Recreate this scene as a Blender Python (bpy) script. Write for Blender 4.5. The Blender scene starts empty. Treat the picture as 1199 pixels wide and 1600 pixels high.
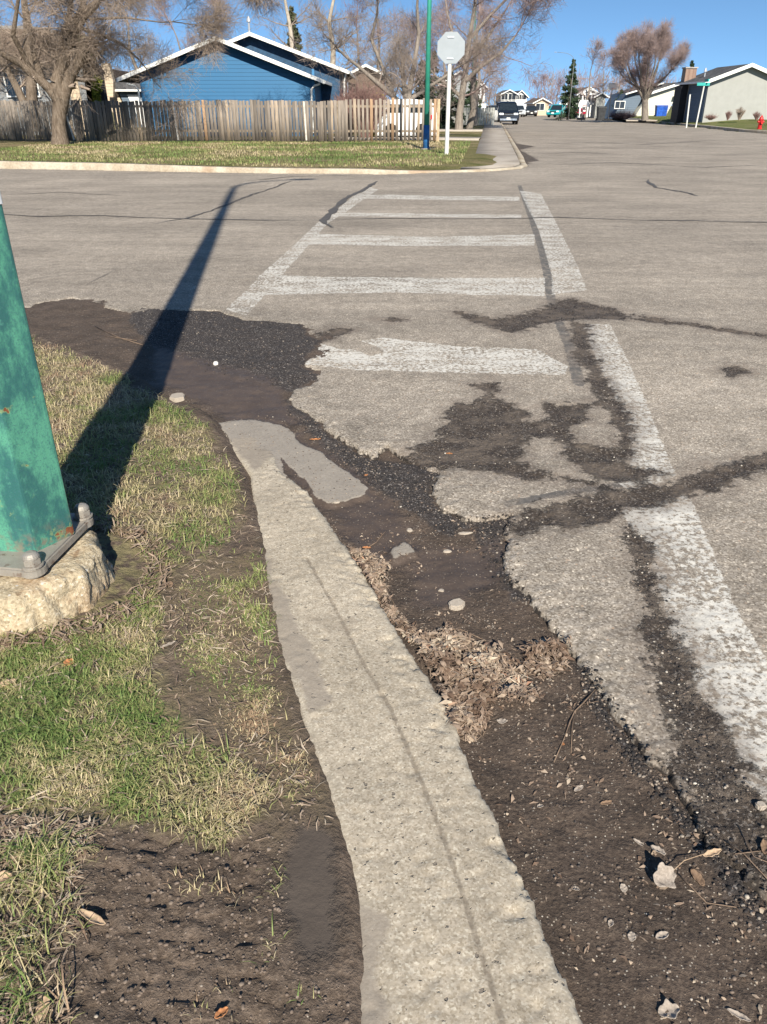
import bpy, bmesh, math, random
import numpy as np
from mathutils import Vector, Matrix
R = math.radians
random.seed(7)
SC = bpy.context.scene
COL = SC.collection
# ------------------------------------------------------------------ camera, sky, sun, exposure
CAM_H, TILT, FOC = 1.55, R(27.9), 1200.0
cd = bpy.data.cameras.new('camera'); cam = bpy.data.objects.new('camera', cd); COL.objects.link(cam)
cam.location = (0, 0, CAM_H); cam.rotation_euler = (R(90) - TILT, 0, 0)
cd.sensor_fit = 'VERTICAL'; cd.sensor_height = 36; cd.lens = FOC / 1600 * 36
cd.clip_start = 0.05; cd.clip_end = 4000
SC.camera = cam
SUN_EL = R(34); SUN_DIR = Vector((0.128, -1.0, 0)).normalized()      # horizontal direction from the scene towards the sun
w = bpy.data.worlds.new('World'); SC.world = w; w.use_nodes = True
wn = w.node_tree; bg = wn.nodes['Background']
sk = wn.nodes.new('ShaderNodeTexSky'); sk.sky_type = 'NISHITA'; sk.sun_disc = False
sk.sun_elevation = SUN_EL; sk.sun_rotation = math.atan2(SUN_DIR.x, SUN_DIR.y)
sk.altitude = 500; sk.air_density = 1.0; sk.dust_density = 0.35; sk.ozone_density = 1.2
stc = wn.nodes.new('ShaderNodeTexCoord'); smp = wn.nodes.new('ShaderNodeMapping'); smp.inputs['Location'].default_value = (0, 0, .195)
wn.links.new(stc.outputs['Generated'], smp.inputs[0]); wn.links.new(smp.outputs[0], sk.inputs[0])
smp.inputs['Scale'].default_value = (1, 1, 1.7)
stn = wn.nodes.new('ShaderNodeMix'); stn.data_type = 'RGBA'; stn.blend_type = 'MULTIPLY'; stn.inputs[0].default_value = 1; stn.inputs[7].default_value = (.70, .92, 1.02, 1)
wn.links.new(sk.outputs[0], stn.inputs[6]); wn.links.new(stn.outputs[2], bg.inputs[0]); bg.inputs[1].default_value = 0.085
sl = bpy.data.lights.new('sun', 'SUN'); sl.energy = 4.3; sl.angle = R(0.55); sl.color = (1, 0.93, 0.80)
so = bpy.data.objects.new('sun', sl); COL.objects.link(so)
tosun = Vector((SUN_DIR.x * math.cos(SUN_EL), SUN_DIR.y * math.cos(SUN_EL), math.sin(SUN_EL)))
so.rotation_euler = tosun.to_track_quat('Z', 'Y').to_euler(); so.location = (3, -6, 8)
SC.view_settings.view_transform = 'Standard'; SC.view_settings.look = 'None'
SC.view_settings.exposure = 1.05; SC.view_settings.gamma = 1
SC.view_settings.use_curve_mapping = False
SC.render.engine = 'CYCLES'
# ------------------------------------------------------------------ measuring helpers (photo point on a real surface -> metres)
CT, ST = math.cos(TILT), math.sin(TILT)
def ray(u, v):
    b = (800 - v) / FOC
    return ((u - 599.5) / FOC, CT + b * ST, -ST + b * CT)
def G(u, v, z=0.0):                       # where the sight line meets the level z
    a, f, d = ray(u, v); k = (z - CAM_H) / d
    return (a * k, f * k)
def AT(u, v, Y):                          # the point at distance Y
    a, f, d = ray(u, v); k = Y / f
    return Vector((a * k, Y, CAM_H + d * k))
def GP(pts, z=0.0): return [G(u, v, z) for u, v in pts]
# ------------------------------------------------------------------ noise
def _h(ix, iy, s):
    ix = ix.astype(np.int64); iy = iy.astype(np.int64)
    n = (ix * 374761393 + iy * 668265263 + s * 974634777) & 0xFFFFFFFF
    n = ((n ^ (n >> 13)) * 1274126177) & 0xFFFFFFFF
    n = (n ^ (n >> 16)) & 0xFFFFFFFF
    return n.astype(np.float64) / 4294967295.0
def vnoise(x, y, s=0):
    x = np.asarray(x, float); y = np.asarray(y, float)
    ix = np.floor(x); iy = np.floor(y); fx = x - ix; fy = y - iy
    fx = fx * fx * fx * (fx * (fx * 6 - 15) + 10); fy = fy * fy * fy * (fy * (fy * 6 - 15) + 10)
    a = _h(ix, iy, s); b = _h(ix + 1, iy, s); c = _h(ix, iy + 1, s); d = _h(ix + 1, iy + 1, s)
    return (a + (b - a) * fx) * (1 - fy) + (c + (d - c) * fx) * fy
def fbm(x, y, sc, octv=4, s=0, gain=0.5):
    x = np.asarray(x, float); y = np.asarray(y, float); r = 0; a = 1; t = 0
    c, sn = math.cos(0.6), math.sin(0.6)
    for i in range(octv):
        r = r + a * (vnoise(x * sc, y * sc, s + i) * 2 - 1); t += a
        a *= gain; sc *= 2.03; x, y = x * c - y * sn + 3.1, x * sn + y * c + 1.7
    return r / t
def sstep(a, b, x):
    t = np.clip((x - a) / (b - a), 0, 1); return t * t * (3 - 2 * t)
def sdf(x, y, poly):                      # + inside, - outside, metres
    x = np.asarray(x, float); y = np.asarray(y, float)
    d = np.full(x.shape, 1e9); ins = np.zeros(x.shape, bool)
    n = len(poly)
    for i in range(n):
        ax, ay = poly[i]; bx, by = poly[(i + 1) % n]
        ex, ey = bx - ax, by - ay; L = ex * ex + ey * ey + 1e-12
        t = np.clip(((x - ax) * ex + (y - ay) * ey) / L, 0, 1)
        dx = x - ax - ex * t; dy = y - ay - ey * t
        d = np.minimum(d, dx * dx + dy * dy)
        c = ((ay > y) != (by > y)) & (x < ex * (y - ay) / (ey if abs(ey) > 1e-9 else 1e-9) + ax)
        ins ^= c
    d = np.sqrt(d); return np.where(ins, d, -d)
def line_d(x, y, pts):
    d = np.full(np.shape(x), 1e9)
    for (ax, ay), (bx, by) in zip(pts[:-1], pts[1:]):
        ex, ey = bx - ax, by - ay; L = ex * ex + ey * ey + 1e-12
        t = np.clip(((x - ax) * ex + (y - ay) * ey) / L, 0, 1)
        d = np.minimum(d, (x - ax - ex * t) ** 2 + (y - ay - ey * t) ** 2)
    return np.sqrt(d)
# ------------------------------------------------------------------ objects and meshes
def tag(o, label=None, cat=None, group=None, kind=None):
    if label: o['label'] = label
    if cat: o['category'] = cat
    if group: o['group'] = group
    if kind: o['kind'] = kind
    return o
def empty(name, loc, label=None, cat=None, group=None, rz=0):
    o = bpy.data.objects.new(name, None); COL.objects.link(o); o.location = loc; o.rotation_euler = (0, 0, rz)
    o.empty_display_size = 0.2
    return tag(o, label, cat, group)
def npmesh(name, V, F, mat=None, parent=None, smooth=False, attrs=None, mats=None, fmat=None):
    V = np.asarray(V, np.float32).reshape(-1, 3); F = np.asarray(F, np.int32)
    me = bpy.data.meshes.new(name); k = F.shape[1]
    me.vertices.add(len(V)); me.vertices.foreach_set('co', V.ravel())
    me.loops.add(F.size); me.loops.foreach_set('vertex_index', F.ravel())
    me.polygons.add(len(F)); me.polygons.foreach_set('loop_start', np.arange(0, F.size, k, dtype=np.int32))
    me.polygons.foreach_set('loop_total', np.full(len(F), k, np.int32))
    if smooth: me.polygons.foreach_set('use_smooth', np.ones(len(F), bool))
    if attrs:
        for an, av in attrs.items():
            at = me.attributes.new(an, 'FLOAT', 'POINT'); at.data.foreach_set('value', np.asarray(av, np.float32))
    for m in (mats or ([mat] if mat else [])): me.materials.append(m)
    if fmat is not None: me.polygons.foreach_set('material_index', np.asarray(fmat, np.int32))
    me.update(calc_edges=True); me.validate()
    o = bpy.data.objects.new(name, me); COL.objects.link(o)
    if parent: o.parent = parent
    return o
class MB:                                  # collects shapes that become ONE mesh
    def __init__(s): s.v = []; s.f = []; s.m = []; s.cur = 0
    def add(s, vs, fs):
        o = len(s.v); s.v += [tuple(v) for v in vs]; s.f += [tuple(i + o for i in f) for f in fs]; s.m += [s.cur] * len(fs); return s
    def box(s, c, d, M=None):
        x, y, z = c; a, b, h = d[0] / 2, d[1] / 2, d[2] / 2
        vs = [Vector((x + i * a, y + j * b, z + k * h)) for k in (-1, 1) for j in (-1, 1) for i in (-1, 1)]
        if M: vs = [M @ v for v in vs]
        return s.add(vs, [(0, 2, 3, 1), (4, 5, 7, 6), (0, 1, 5, 4), (2, 6, 7, 3), (0, 4, 6, 2), (1, 3, 7, 5)])
    def tube(s, pts, rs, n=8, cap=True):
        pts = [Vector(p) for p in pts]
        if not isinstance(rs, (list, tuple)): rs = [rs] * len(pts)
        t0 = (pts[1] - pts[0]).normalized(); up = Vector((0, 0, 1)) if abs(t0.z) < .9 else Vector((1, 0, 0))
        u = t0.cross(up).normalized(); vs = []
        for i, p in enumerate(pts):
            t = (pts[min(i + 1, len(pts) - 1)] - pts[max(i - 1, 0)]).normalized()
            u = (u - t * u.dot(t)).normalized(); q = t.cross(u)
            for k in range(n):
                a = 2 * math.pi * k / n; vs.append(p + (u * math.cos(a) + q * math.sin(a)) * rs[i])
        fs = [(i * n + k, i * n + (k + 1) % n, (i + 1) * n + (k + 1) % n, (i + 1) * n + k) for i in range(len(pts) - 1) for k in range(n)]
        if cap: fs += [tuple(range(n))[::-1], tuple((len(pts) - 1) * n + k for k in range(n))]
        return s.add(vs, fs)
    def prism(s, poly, a, b, axis='y'):     # polygon (p,q) extruded a..b along axis
        f = {'y': lambda p, q, t: (p, t, q), 'x': lambda p, q, t: (t, p, q), 'z': lambda p, q, t: (p, q, t)}[axis]
        n = len(poly); vs = [f(p, q, a) for p, q in poly] + [f(p, q, b) for p, q in poly]
        fs = [tuple(range(n)), tuple(range(2 * n - 1, n - 1, -1))] + [(i, i + n, (i + 1) % n + n, (i + 1) % n) for i in range(n)]
        return s.add(vs, fs)
    def build(s, name, mat, parent=None, bevel=0, smooth=False):
        me = bpy.data.meshes.new(name); me.from_pydata(s.v, [], s.f)
        for m in (mat if isinstance(mat, list) else [mat]): me.materials.append(m)
        me.polygons.foreach_set('material_index', s.m)
        bm = bmesh.new(); bm.from_mesh(me); bmesh.ops.recalc_face_normals(bm, faces=bm.faces)
        if bevel:
            bmesh.ops.bevel(bm, geom=[e for e in bm.edges if e.calc_face_angle(0) > 0.5], offset=bevel, segments=2, affect='EDGES', clamp_overlap=True)
        bm.to_mesh(me); bm.free()
        if smooth: me.polygons.foreach_set('use_smooth', [True] * len(me.polygons))
        me.update()
        o = bpy.data.objects.new(name, me); COL.objects.link(o)
        if parent: o.parent = parent
        return o
def copy_tree(o, parent=None):
    c = o.copy(); COL.objects.link(c); c.parent = parent
    for ch in list(o.children): copy_tree(ch, c)
    return c
# ------------------------------------------------------------------ materials
class Nt:
    def __init__(s, name, rough=0.8, spec=0.3):
        s.m = bpy.data.materials.new(name); s.m.use_nodes = True; s.t = s.m.node_tree
        s.b = s.t.nodes['Principled BSDF']; s.set('Roughness', rough); s.set('Specular IOR Level', spec)
        s._c = None
    def n(s, ty, ins=None, **props):
        nd = s.t.nodes.new(ty)
        for k, v in props.items(): setattr(nd, k, v)
        for k, v in (ins or {}).items():
            sock = nd.inputs[k]
            if hasattr(v, 'is_output') or isinstance(v, bpy.types.NodeSocket): s.t.links.new(v, sock)
            else: sock.default_value = v
        return nd
    def set(s, k, v):
        if isinstance(v, bpy.types.NodeSocket): s.t.links.new(v, s.b.inputs[k])
        else: s.b.inputs[k].default_value = (*v, 1) if (isinstance(v, tuple) and len(v) == 3) else v
    @property
    def co(s):
        if not s._c: s._c = s.n('ShaderNodeTexCoord')
        return s._c.outputs['Object']
    def noise(s, sc, det=4, rough=0.55, vec=None, dist=0):
        return s.n('ShaderNodeTexNoise', {'Vector': vec or s.co, 'Scale': sc, 'Detail': det, 'Roughness': rough, 'Distortion': dist}).outputs['Fac']
    def vor(s, sc, out='Distance', feat='F1', vec=None, rnd=1):
        return s.n('ShaderNodeTexVoronoi', {'Vector': vec or s.co, 'Scale': sc, 'Randomness': rnd}, feature=feat).outputs[out]
    def math(s, op, a, b=0.0, c=None):
        i = {0: a, 1: b}
        if c is not None: i[2] = c
        return s.n('ShaderNodeMath', i, operation=op).outputs[0]
    def ramp(s, f, lo, hi, a=0.0, b=1.0):
        return s.n('ShaderNodeMapRange', {'Value': f, 'From Min': lo, 'From Max': hi, 'To Min': a, 'To Max': b}, interpolation_type='SMOOTHSTEP').outputs[0]
    def mix(s, f, a, b):
        nd = s.n('ShaderNodeMix', data_type='RGBA')
        for sock, v in ((nd.inputs[0], f), (nd.inputs[6], a), (nd.inputs[7], b)):
            if isinstance(v, bpy.types.NodeSocket): s.t.links.new(v, sock)
            else: sock.default_value = (*v, 1) if isinstance(v, tuple) else v
        return nd.outputs[2]
    def mul(s, a, f):                       # colour times a number
        nd = s.n('ShaderNodeVectorMath', operation='SCALE')
        s.t.links.new(a, nd.inputs[0])
        if isinstance(f, bpy.types.NodeSocket): s.t.links.new(f, nd.inputs['Scale'])
        else: nd.inputs['Scale'].default_value = f
        return nd.outputs[0]
    def cr(s, f, stops, interp='LINEAR'):
        nd = s.n('ShaderNodeValToRGB', {'Fac': f}); r = nd.color_ramp; r.interpolation = interp
        while len(r.elements) < len(stops): r.elements.new(0.5)
        for e, (p, c) in zip(r.elements, stops): e.position = p; e.color = (*c, 1)
        return nd.outputs[0]
    def attr(s, name): return s.n('ShaderNodeAttribute', attribute_name=name).outputs['Fac']
    def bump(s, h, strength=0.5, dist=0.01, prev=None):
        i = {'Height': h, 'Strength': strength, 'Distance': dist}
        if prev: i['Normal'] = prev
        return s.n('ShaderNodeBump', i).outputs[0]
    def xyz(s, vec=None):
        nd = s.n('ShaderNodeSeparateXYZ', {0: vec or s.co}); return nd.outputs
    def stretch(s, sc):
        return s.n('ShaderNodeMapping', {'Vector': s.co, 'Scale': sc}).outputs[0]
def simple(name, col, rough=0.6, metal=0, var=0.25, sc=6, spec=0.3, bump=0):
    t = Nt(name, rough, spec); n = t.noise(sc, 5)
    c1 = tuple(x * (1 - var) for x in col); c2 = tuple(min(1, x * (1 + var)) for x in col)
    t.set('Base Color', t.mix(t.ramp(n, .3, .7), c1, c2)); t.set('Metallic', metal)
    if bump: t.set('Normal', t.bump(t.noise(sc * 6, 4), .6, bump))
    return t.m
# ================================================================== THE GROUND
# outlines traced on the level ground, in metres once unprojected
ROADEDGE = [(45,480),(60,472),(110,465),(150,476),(200,490),(250,485),(300,484),(345,486),(385,500),(430,508),(470,506),(476,520),(500,532),(482,555),(470,572),(500,578),(500,592),(460,606),(448,622),(480,645),(520,675),(560,702),(592,714),(604,696),(640,716),(664,730),(680,738),(672,765),(690,792),(740,808),(802,800),(788,830),(785,852),(800,890),(832,932),(865,972),(905,1022),(920,1058),(950,1092),(985,1132),(1010,1182),(1050,1222),(1085,1272),(1110,1312),(1150,1342),(1199,1392)]
e = GP(ROADEDGE)
AX, AY = -14.0, 7.6
ROAD = [(-260, 30)] + [(-260, -10)] [:0] + [(-70, 15.0)] + [(AX, AY), (-5.5, 6.9)] + e + [(2.2, 0.9), (3.4, -3), (60, -3), (60, 12)]
# far kerb line (bottom of the kerb) and the corner
KERB = GP([(0, 263), (200, 267), (420, 271), (600, 272), (700, 270)]) + [(3.0, 22.4), (3.75, 23.1), (4.15, 24.2), (4.35, 26.0)]
kx, ky = KERB[0]
dxk = (KERB[3][0] - kx, KERB[3][1] - ky)
KERB = [(kx - 60, ky - dxk[1] / dxk[0] * 60)] + KERB + [(9.3, 66.0), (14.6, 110), (32.5, 256)]
RK = [(60, 45), (27, 48.2), (24.0, 51.5), (23.6, 56), (25.2, 67), (27.6, 90), (32, 128), (52, 300)]   # right-hand kerb of the street
ROAD = [(-75, 15.0), (AX, AY), (-5.5, 6.9)] + e + [(1.02, .72), (1.2, .3), (1.45, -3), (60, -3), (60, 45)] + RK[1:] + KERB[::-1]
CONC = GP([(335,655),(372,650),(400,672),(425,700),(440,735),(478,765),(510,812),(545,862),(575,906),(610,966),(650,1030),(690,1092),(722,1162),(745,1226),(775,1277),(800,1332),(825,1392),(850,1452),(880,1522),(905,1577),(930,1640),(990,1800),(1050,2000),(1100,2300)]) + [(.6, -.4), (-.3, -.4)] + GP([(560,1700),(552,1600),(550,1520),(545,1460),(538,1380),(520,1300),(503,1230),(478,1160),(450,1080),(428,1000),(412,920),(404,850),(398,800),(392,740),(362,700)])
VERGE = GP([(50,522),(100,541),(150,562),(200,582),(232,602),(262,628),(300,637),(330,657),(352,692),(374,740),(397,800),(408,850),(416,920),(432,1000),(454,1080),(482,1160),(507,1230),(524,1300),(542,1380),(549,1460),(554,1520),(556,1600),(566,1700)]) + [(-.22, -.5), (-9, -.5), (-40, 2), (-75, 14.2), (AX, AY - 1.15), (-5.5, 5.95)]
SIDE_R1 = GP([(908,506),(955,508),(985,570),(1012,630),(1035,690),(1058,744),(1035,752),(985,766),(960,752),(985,735),(985,690),(970,640),(945,590)])
SIDE_R2 = GP([(970,797),(1010,785),(1076,768),(1110,850),(1150,948),(1199,1030),(1260,1180),(1260,1300),(1200,1256),(1165,1222),(1130,1150),(1090,1080),(1052,1000),(1024,900)])
PAINT = [SIDE_R1, SIDE_R2,
    GP([(812,298),(846,302),(868,345),(903,415),(918,452),(862,460),(862,430),(842,360)]),
    GP([(352,484),(385,494),(422,452),(467,402),(512,350),(592,296),(575,291),(500,345),(468,375),(408,430)]),
    GP([(405,430),(600,434),(852,433),(852,462),(600,458),(385,460)]),
    GP([(495,366),(660,370),(836,366),(836,384),(660,384),(470,382)]),
    GP([(530,332),(815,335),(815,341),(520,338)]),
    GP([(556,304),(812,307),(812,313),(546,311)]),
    GP([(470,545),(482,532),(505,538),(530,545),(556,547),(580,556),(600,550),(588,541),(562,533),(600,528),(640,533),(720,541),(840,546),(888,572),(884,586),(720,582),(560,578),(474,568)])]
CR = [(GP([(-400,328),(-100,334),(0,336),(60,338),(150,337),(240,341),(330,343),(420,346),(500,345)]), .05), (GP([(500,345),(600,341),(740,343),(870,340),(980,344),(1199,347),(1500,351)]), .045), (GP([(455,283),(415,298),(385,308),(330,330),(290,342),(240,350)]), .05),
      (GP([(1010,280),(1018,288),(1025,293),(1060,299),(1095,307)]), .09), (GP([(380,283),(460,276),(560,274)]), .05), (GP([(590,284),(568,297),(545,308),(520,330),(503,346),(520,356)]), .11), (GP([(850,225),(930,222),(1000,226),(1100,221)]), .10), (GP([(840,240),(900,238),(960,241)]), .08), (GP([(860,258),(960,254),(1100,262),(1199,258)]), .06), (GP([(130,448),(160,432),(185,418)]), .016), (GP([(0,305),(90,300),(200,307)]), .04)]
TAR = [(GP([(812,290),(830,340),(845,385),(856,430),(862,470),(868,492)]), .045), (GP([(590,283),(545,308),(505,345),(520,356)]), .03),
       (GP([(-400,330),(0,336),(240,340),(500,345)]), .018), (GP([(500,345),(870,341),(1199,346),(1500,350)]), .014), (GP([(415,298),(330,330),(240,350)]), .012),
       (GP([(1010,283),(1025,292),(1090,306)]), .05), (GP([(868,492),(890,540),(905,600)]), .04),
       (GP([(795,786),(850,776),(905,766),(970,757)]), .028), (GP([(1070,752),(1130,728),(1199,712),(1300,700)]), .025)]
STAIN = [ # places where the asphalt has broken up or is covered by washed-in dirt
    GP([(710,488),(773,500),(800,495),(850,482),(868,470),(893,466),(950,481),(990,492),(975,500),(940,498),(880,501),(866,502),(800,519),(770,512)]),
    GP([(1000,494),(1100,508),(1199,524),(1199,527),(1100,512),(1000,500)]),
    GP([(720,629),(773,620),(806,640),(829,662),(818,696),(803,726),(773,731),(680,724),(640,738),(612,722),(633,714),(667,691),(690,669),(700,649)]),
    GP([(738,602),(770,594),(785,606),(765,614)]),
    GP([(957,600),(977,640),(990,680),(982,714),(950,724),(905,707),(880,692),(850,682),(818,677),(825,661),(860,661),(885,668),(905,688),(938,699),(963,700),(968,672),(958,642),(928,626),(932,608)]),
    GP([(895,502),(922,509),(914,540),(934,562),(950,602),(934,612),(908,560),(897,530)]),
    GP([(790,806),(850,792),(906,782),(980,768),(1066,748),(1140,727),(1199,711),(1300,690),(1300,708),(1199,730),(1130,752),(1080,776),(1000,791),(973,803),(906,816),(850,822),(795,830)]),
    GP([(985,820),(1010,850),(1035,930),(1055,1000),(1075,1065),(1120,1150),(1160,1225),(1199,1262),(1240,1330),(1199,1385),(1120,1320),(1078,1240),(1060,1150),(1034,1060),(1008,960),(980,870)]),
    GP([(1128,576),(1150,572),(1160,582),(1140,588)]),
    GP([(790,203),(806,224),(835,229),(812,234),(842,251),(812,255),(806,236)]), GP([(690,268),(800,262),(830,255),(800,250),(760,266)]),
    GP([(858,632),(915,634),(912,660),(885,670),(860,657)]),
    GP([(880,692),(910,708),(950,724),(985,724),(1045,742),(1000,751),(960,749),(930,746),(905,732),(888,716)]),
    GP([(673,724),(800,727),(860,743),(930,753),(960,765),(900,753),(800,739),(680,733)]),
    GP([(590,500),(620,497),(630,501),(610,506)]), GP([(498,520),(530,512),(548,516),(520,530),(500,530)])]
ISLAND = []
def maxs(x, y, polys): 
    d = np.full(np.shape(x), -9.0)
    for p in polys:
        P = np.array(p); m = ((x > P[:, 0].min() - .6) & (x < P[:, 0].max() + .6) & (y > P[:, 1].min() - .6) & (y < P[:, 1].max() + .6))
        if m.any(): d[m] = np.maximum(d[m], sdf(x[m], y[m], p))
    return d
def crop_sdf(x, y, p, lim=None): return np.clip(sdf(x, y, p), -.6, .6)
def road_warp(x, y): return .035 * fbm(x, y, 6, 3, 11) + .014 * fbm(x, y, 38, 3, 12)
def road_h(x, y):
    near = sstep(12, 8, y)
    sd = sdf(x, y, ROAD) + road_warp(x, y) * sstep(24, 16, y)
    st = maxs(x, y, STAIN) + .03 * fbm(x, y, 14, 3, 5) + .05 * fbm(x, y, 4.5, 3, 15) * sstep(9, 6, y); st = np.minimum(st, -maxs(x, y, ISLAND) + .01 * fbm(x, y, 20, 2, 6))
    z = .010 * fbm(x, y, .8, 2, 1) * sstep(3, 8, y) + .0035 * fbm(x, y, 5, 3, 2) + near * (.0028 * fbm(x, y, 60, 2, 3))
    z = z - near * (.012 * sstep(-.03, .08, st) + sstep(-.02, .03, st) * .007 * fbm(x, y, 45, 3, 4))
    z = z - near * .010 * np.exp(-np.clip(sd, 0, 1) / .03)
    z = z + near * sstep(.25, 0, np.abs(sd)) * .006 * fbm(x, y, 25, 3, 9)
    z = z - np.clip(-sd / .016, 0, 1) * .07 - np.clip(-sd / .1, 0, 2) * .1
    return z, sd, st
def conc_h(x, y):
    rt = sstep(.10, .25, -sdf(x, y, VERGE)); sd = sdf(x, y, CONC) + (.003 + .008 * rt) * fbm(x, y, 9, 3, 21) + (.001 + .004 * rt) * fbm(x, y, 70, 2, 22)
    z = .004 + .002 * fbm(x, y, 2, 2, 23) + .0012 * fbm(x, y, 70, 2, 24)
    chips = sstep(.13, .0, sd) * rt * sstep(.12, .26, fbm(x, y, 13, 5, 25, .62))
    z = z - chips * (.008 + .006 * fbm(x, y, 60, 3, 28)) - .010 * np.exp(-np.clip(sd, 0, 1) / .012)
    pits = sstep(.5, .62, fbm(x, y, 30, 2, 26)); z = z - pits * .0025
    jd = line_d(x, y, JOINT) + .004 * fbm(x, y, 30, 2, 27); z = z - .006 * np.exp(-(jd / .005) ** 2)
    z = z - np.clip(-sd / .012, 0, 1) * .05 - np.clip(-sd / .1, 0, 2) * .1
    z = z - sstep(3.0, 3.9, y) * .018
    return z, sd
JOINT = GP([(480,873),(520,944),(570,1040),(610,1106),(650,1200),(690,1300),(730,1420),(765,1530),(788,1610),(830,1800),(900,2300)])
SILT = [GP([(338,657),(372,652),(400,652),(440,660),(455,672),(470,688),(505,703),(520,718),(545,735),(576,757),(572,768),(520,782),(492,772),(482,752),(458,730),(440,712),(445,740),(420,728),(398,735),(372,702)]),
        GP([(614,852),(632,840),(648,858),(616,866)])]
WET = [GP([(330,640),(420,640),(520,700),(600,760),(640,800),(660,870),(600,880),(540,840),(490,780),(440,740)]), GP([(640,850),(800,830),(790,900),(700,950),(640,930)]),
       GP([(240,540),(430,590),(480,660),(420,655),(330,640),(280,610),(235,600)])]
BLACK = [GP([(215,478),(300,484),(345,486),(385,500),(470,506),(480,525),(500,532),(470,572),(500,585),(450,612),(440,606),(330,580),(235,540),(200,500)]),
         GP([(448,622),(480,645),(520,675),(560,702),(595,714),(640,716),(700,735),(672,760),(690,795),(740,810),(700,830),(640,790),(560,740),(500,690),(450,640)]),
         GP([(740,808),(802,800),(788,852),(800,890),(832,932),(800,930),(760,860)]), GP([(905,1022),(950,1092),(1010,1182),(1085,1272),(1150,1342),(1199,1392),(1199,1440),(1110,1330),(1000,1190),(930,1100)])]
def dirt_h(x, y):
    sr = sdf(x, y, ROAD)
    z = -.034 + .014 * fbm(x, y, 2.2, 3, 31) + .006 * fbm(x, y, 14, 4, 32) + .0022 * fbm(x, y, 70, 2, 33)
    z = z + sstep(1.9, 3.4, y) * .006 + sstep(3.6, 5.0, y) * .02
    bk = maxs(x, y, BLACK); z = z + sstep(-.05, .05, bk) * (.010 + .006 * fbm(x, y, 40, 3, 34))
    sl = maxs(x, y, SILT) + .022 * fbm(x, y, 13, 4, 36)
    z = z + .004 * fbm(x, y * 2.5, 9, 4, 37)
    z = np.where(sl > -.02, z * (1 - sstep(-.02, .0, sl)) + (-.014) * sstep(-.02, .0, sl), z)
    return z, sl, bk
PUD = [GP([(462,1300),(500,1296),(524,1312),(538,1390),(538,1452),(512,1492),(482,1520),(455,1492),(438,1430),(444,1368)])]
BARE = GP([(150,1290),(440,1290),(470,1300),(500,1300),(545,1400),(560,1600),(560,1800),(60,1800),(100,1500),(125,1380)], .02)
FX, FY, FR = -1.225, 2.335, 0.325
def verge_h(x, y):
    nc = sstep(.35, .05, np.abs(sdf(x, y, CONC))); sd = sdf(x, y, VERGE) + (.03 - .020 * nc) * fbm(x, y, 5, 3, 41) + (.012 - .004 * nc) * fbm(x, y, 22, 4, 42)
    z = .008 + .049 * sstep(.05, .8, sd) + .02 * fbm(x, y, 2.1, 3, 43) * sstep(0, .5, sd) + .007 * fbm(x, y, 13, 3, 44) * sstep(-.02, .12, sd) + .003 * fbm(x, y, 45, 3, 45) + sstep(.0, .06, sdf(x, y, BARE)) * .011 * fbm(x, y * 2.6, 17, 4, 47, .62) - sstep(.0, .06, sdf(x, y, BARE)) * .008 * sstep(.55, .72, vnoise(x * 26 + 3 * vnoise(x * 5, y * 5, 49), y * 62, 48))
    pu = maxs(x, y, PUD) + .02 * fbm(x, y, 11, 4, 46)
    z = z * (1 - sstep(-.10, .01, pu)) + .018 * sstep(-.10, .01, pu)
    z = z - np.clip(-sd / .08, 0, 3) * .05
    return z, sd, pu
def axis(a, b, f, lim):
    out = [a]
    while out[-1] < b: out.append(out[-1] + f(out[-1]))
    return np.array(out)
def sheet(name, xs, ys, hf, keep, mat, attrf, mask_xy=None):
    X, Y = np.meshgrid(xs, ys); nx, ny = len(xs), len(ys)
    x = X.ravel(); y = Y.ravel()
    z, sd, ex = hf(x, y)
    k = keep(x, y, sd, z)
    idx = np.arange(nx * ny).reshape(ny, nx)
    q = np.stack([idx[:-1, :-1], idx[:-1, 1:], idx[1:, 1:], idx[1:, :-1]], -1).reshape(-1, 4)
    q = q[k[q].any(1)]
    used = np.unique(q); re = -np.ones(nx * ny, np.int64); re[used] = np.arange(len(used))
    at = attrf(x[used], y[used], sd[used], {a: b[used] for a, b in ex.items()})
    return npmesh(name, np.stack([x[used], y[used], z[used]], 1), re[q], mat, smooth=True, attrs=at)

# ---- asphalt
t = Nt('asphalt', .88, .25)
fine = t.vor(150, 'Color'); sep = t.n('ShaderNodeSeparateColor', {0: fine}).outputs
dist = t.vor(150); dist2 = t.vor(62); col2 = t.n('ShaderNodeSeparateColor', {0: t.vor(62, 'Color')}).outputs
big = t.noise(.7, 5); mid = t.noise(9, 5)
base = t.cr(sep[0], [(0, (.13, .108, .085)), (.35, (.205, .176, .144)), (.75, (.272, .236, .196)), (.93, (.33, .292, .25)), (1, (.50, .44, .36))])
st2 = t.math('MULTIPLY', t.ramp(col2[1], .80, .86), t.ramp(dist2, .36, .26))
base = t.mix(st2, base, t.cr(col2[2], [(0, (.2, .17, .14)), (.5, (.42, .38, .33)), (1, (.30, .22, .16))]))
base = t.mul(base, t.ramp(big, .3, .7, .98, 1.26)); base = t.mul(base, t.ramp(mid, .25, .75, .84, 1.14)); base = t.mul(base, t.ramp(t.noise(.22, 5, .6, vec=t.stretch((.5, 1.6, 1))), .35, .65, .88, 1.08)); base = t.mul(base, t.ramp(t.noise(2.2, 7, .7), .34, .44, .86, 1.0))
streak = t.noise(3.0, 4, vec=t.stretch((.12, 1, 1))); base = t.mul(base, t.ramp(streak, .3, .7, .9, 1.08))
hgt = t.math('ADD', t.math('MULTIPLY', dist, -.5), t.math('MULTIPLY', t.noise(45, 4), 1.4))
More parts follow.
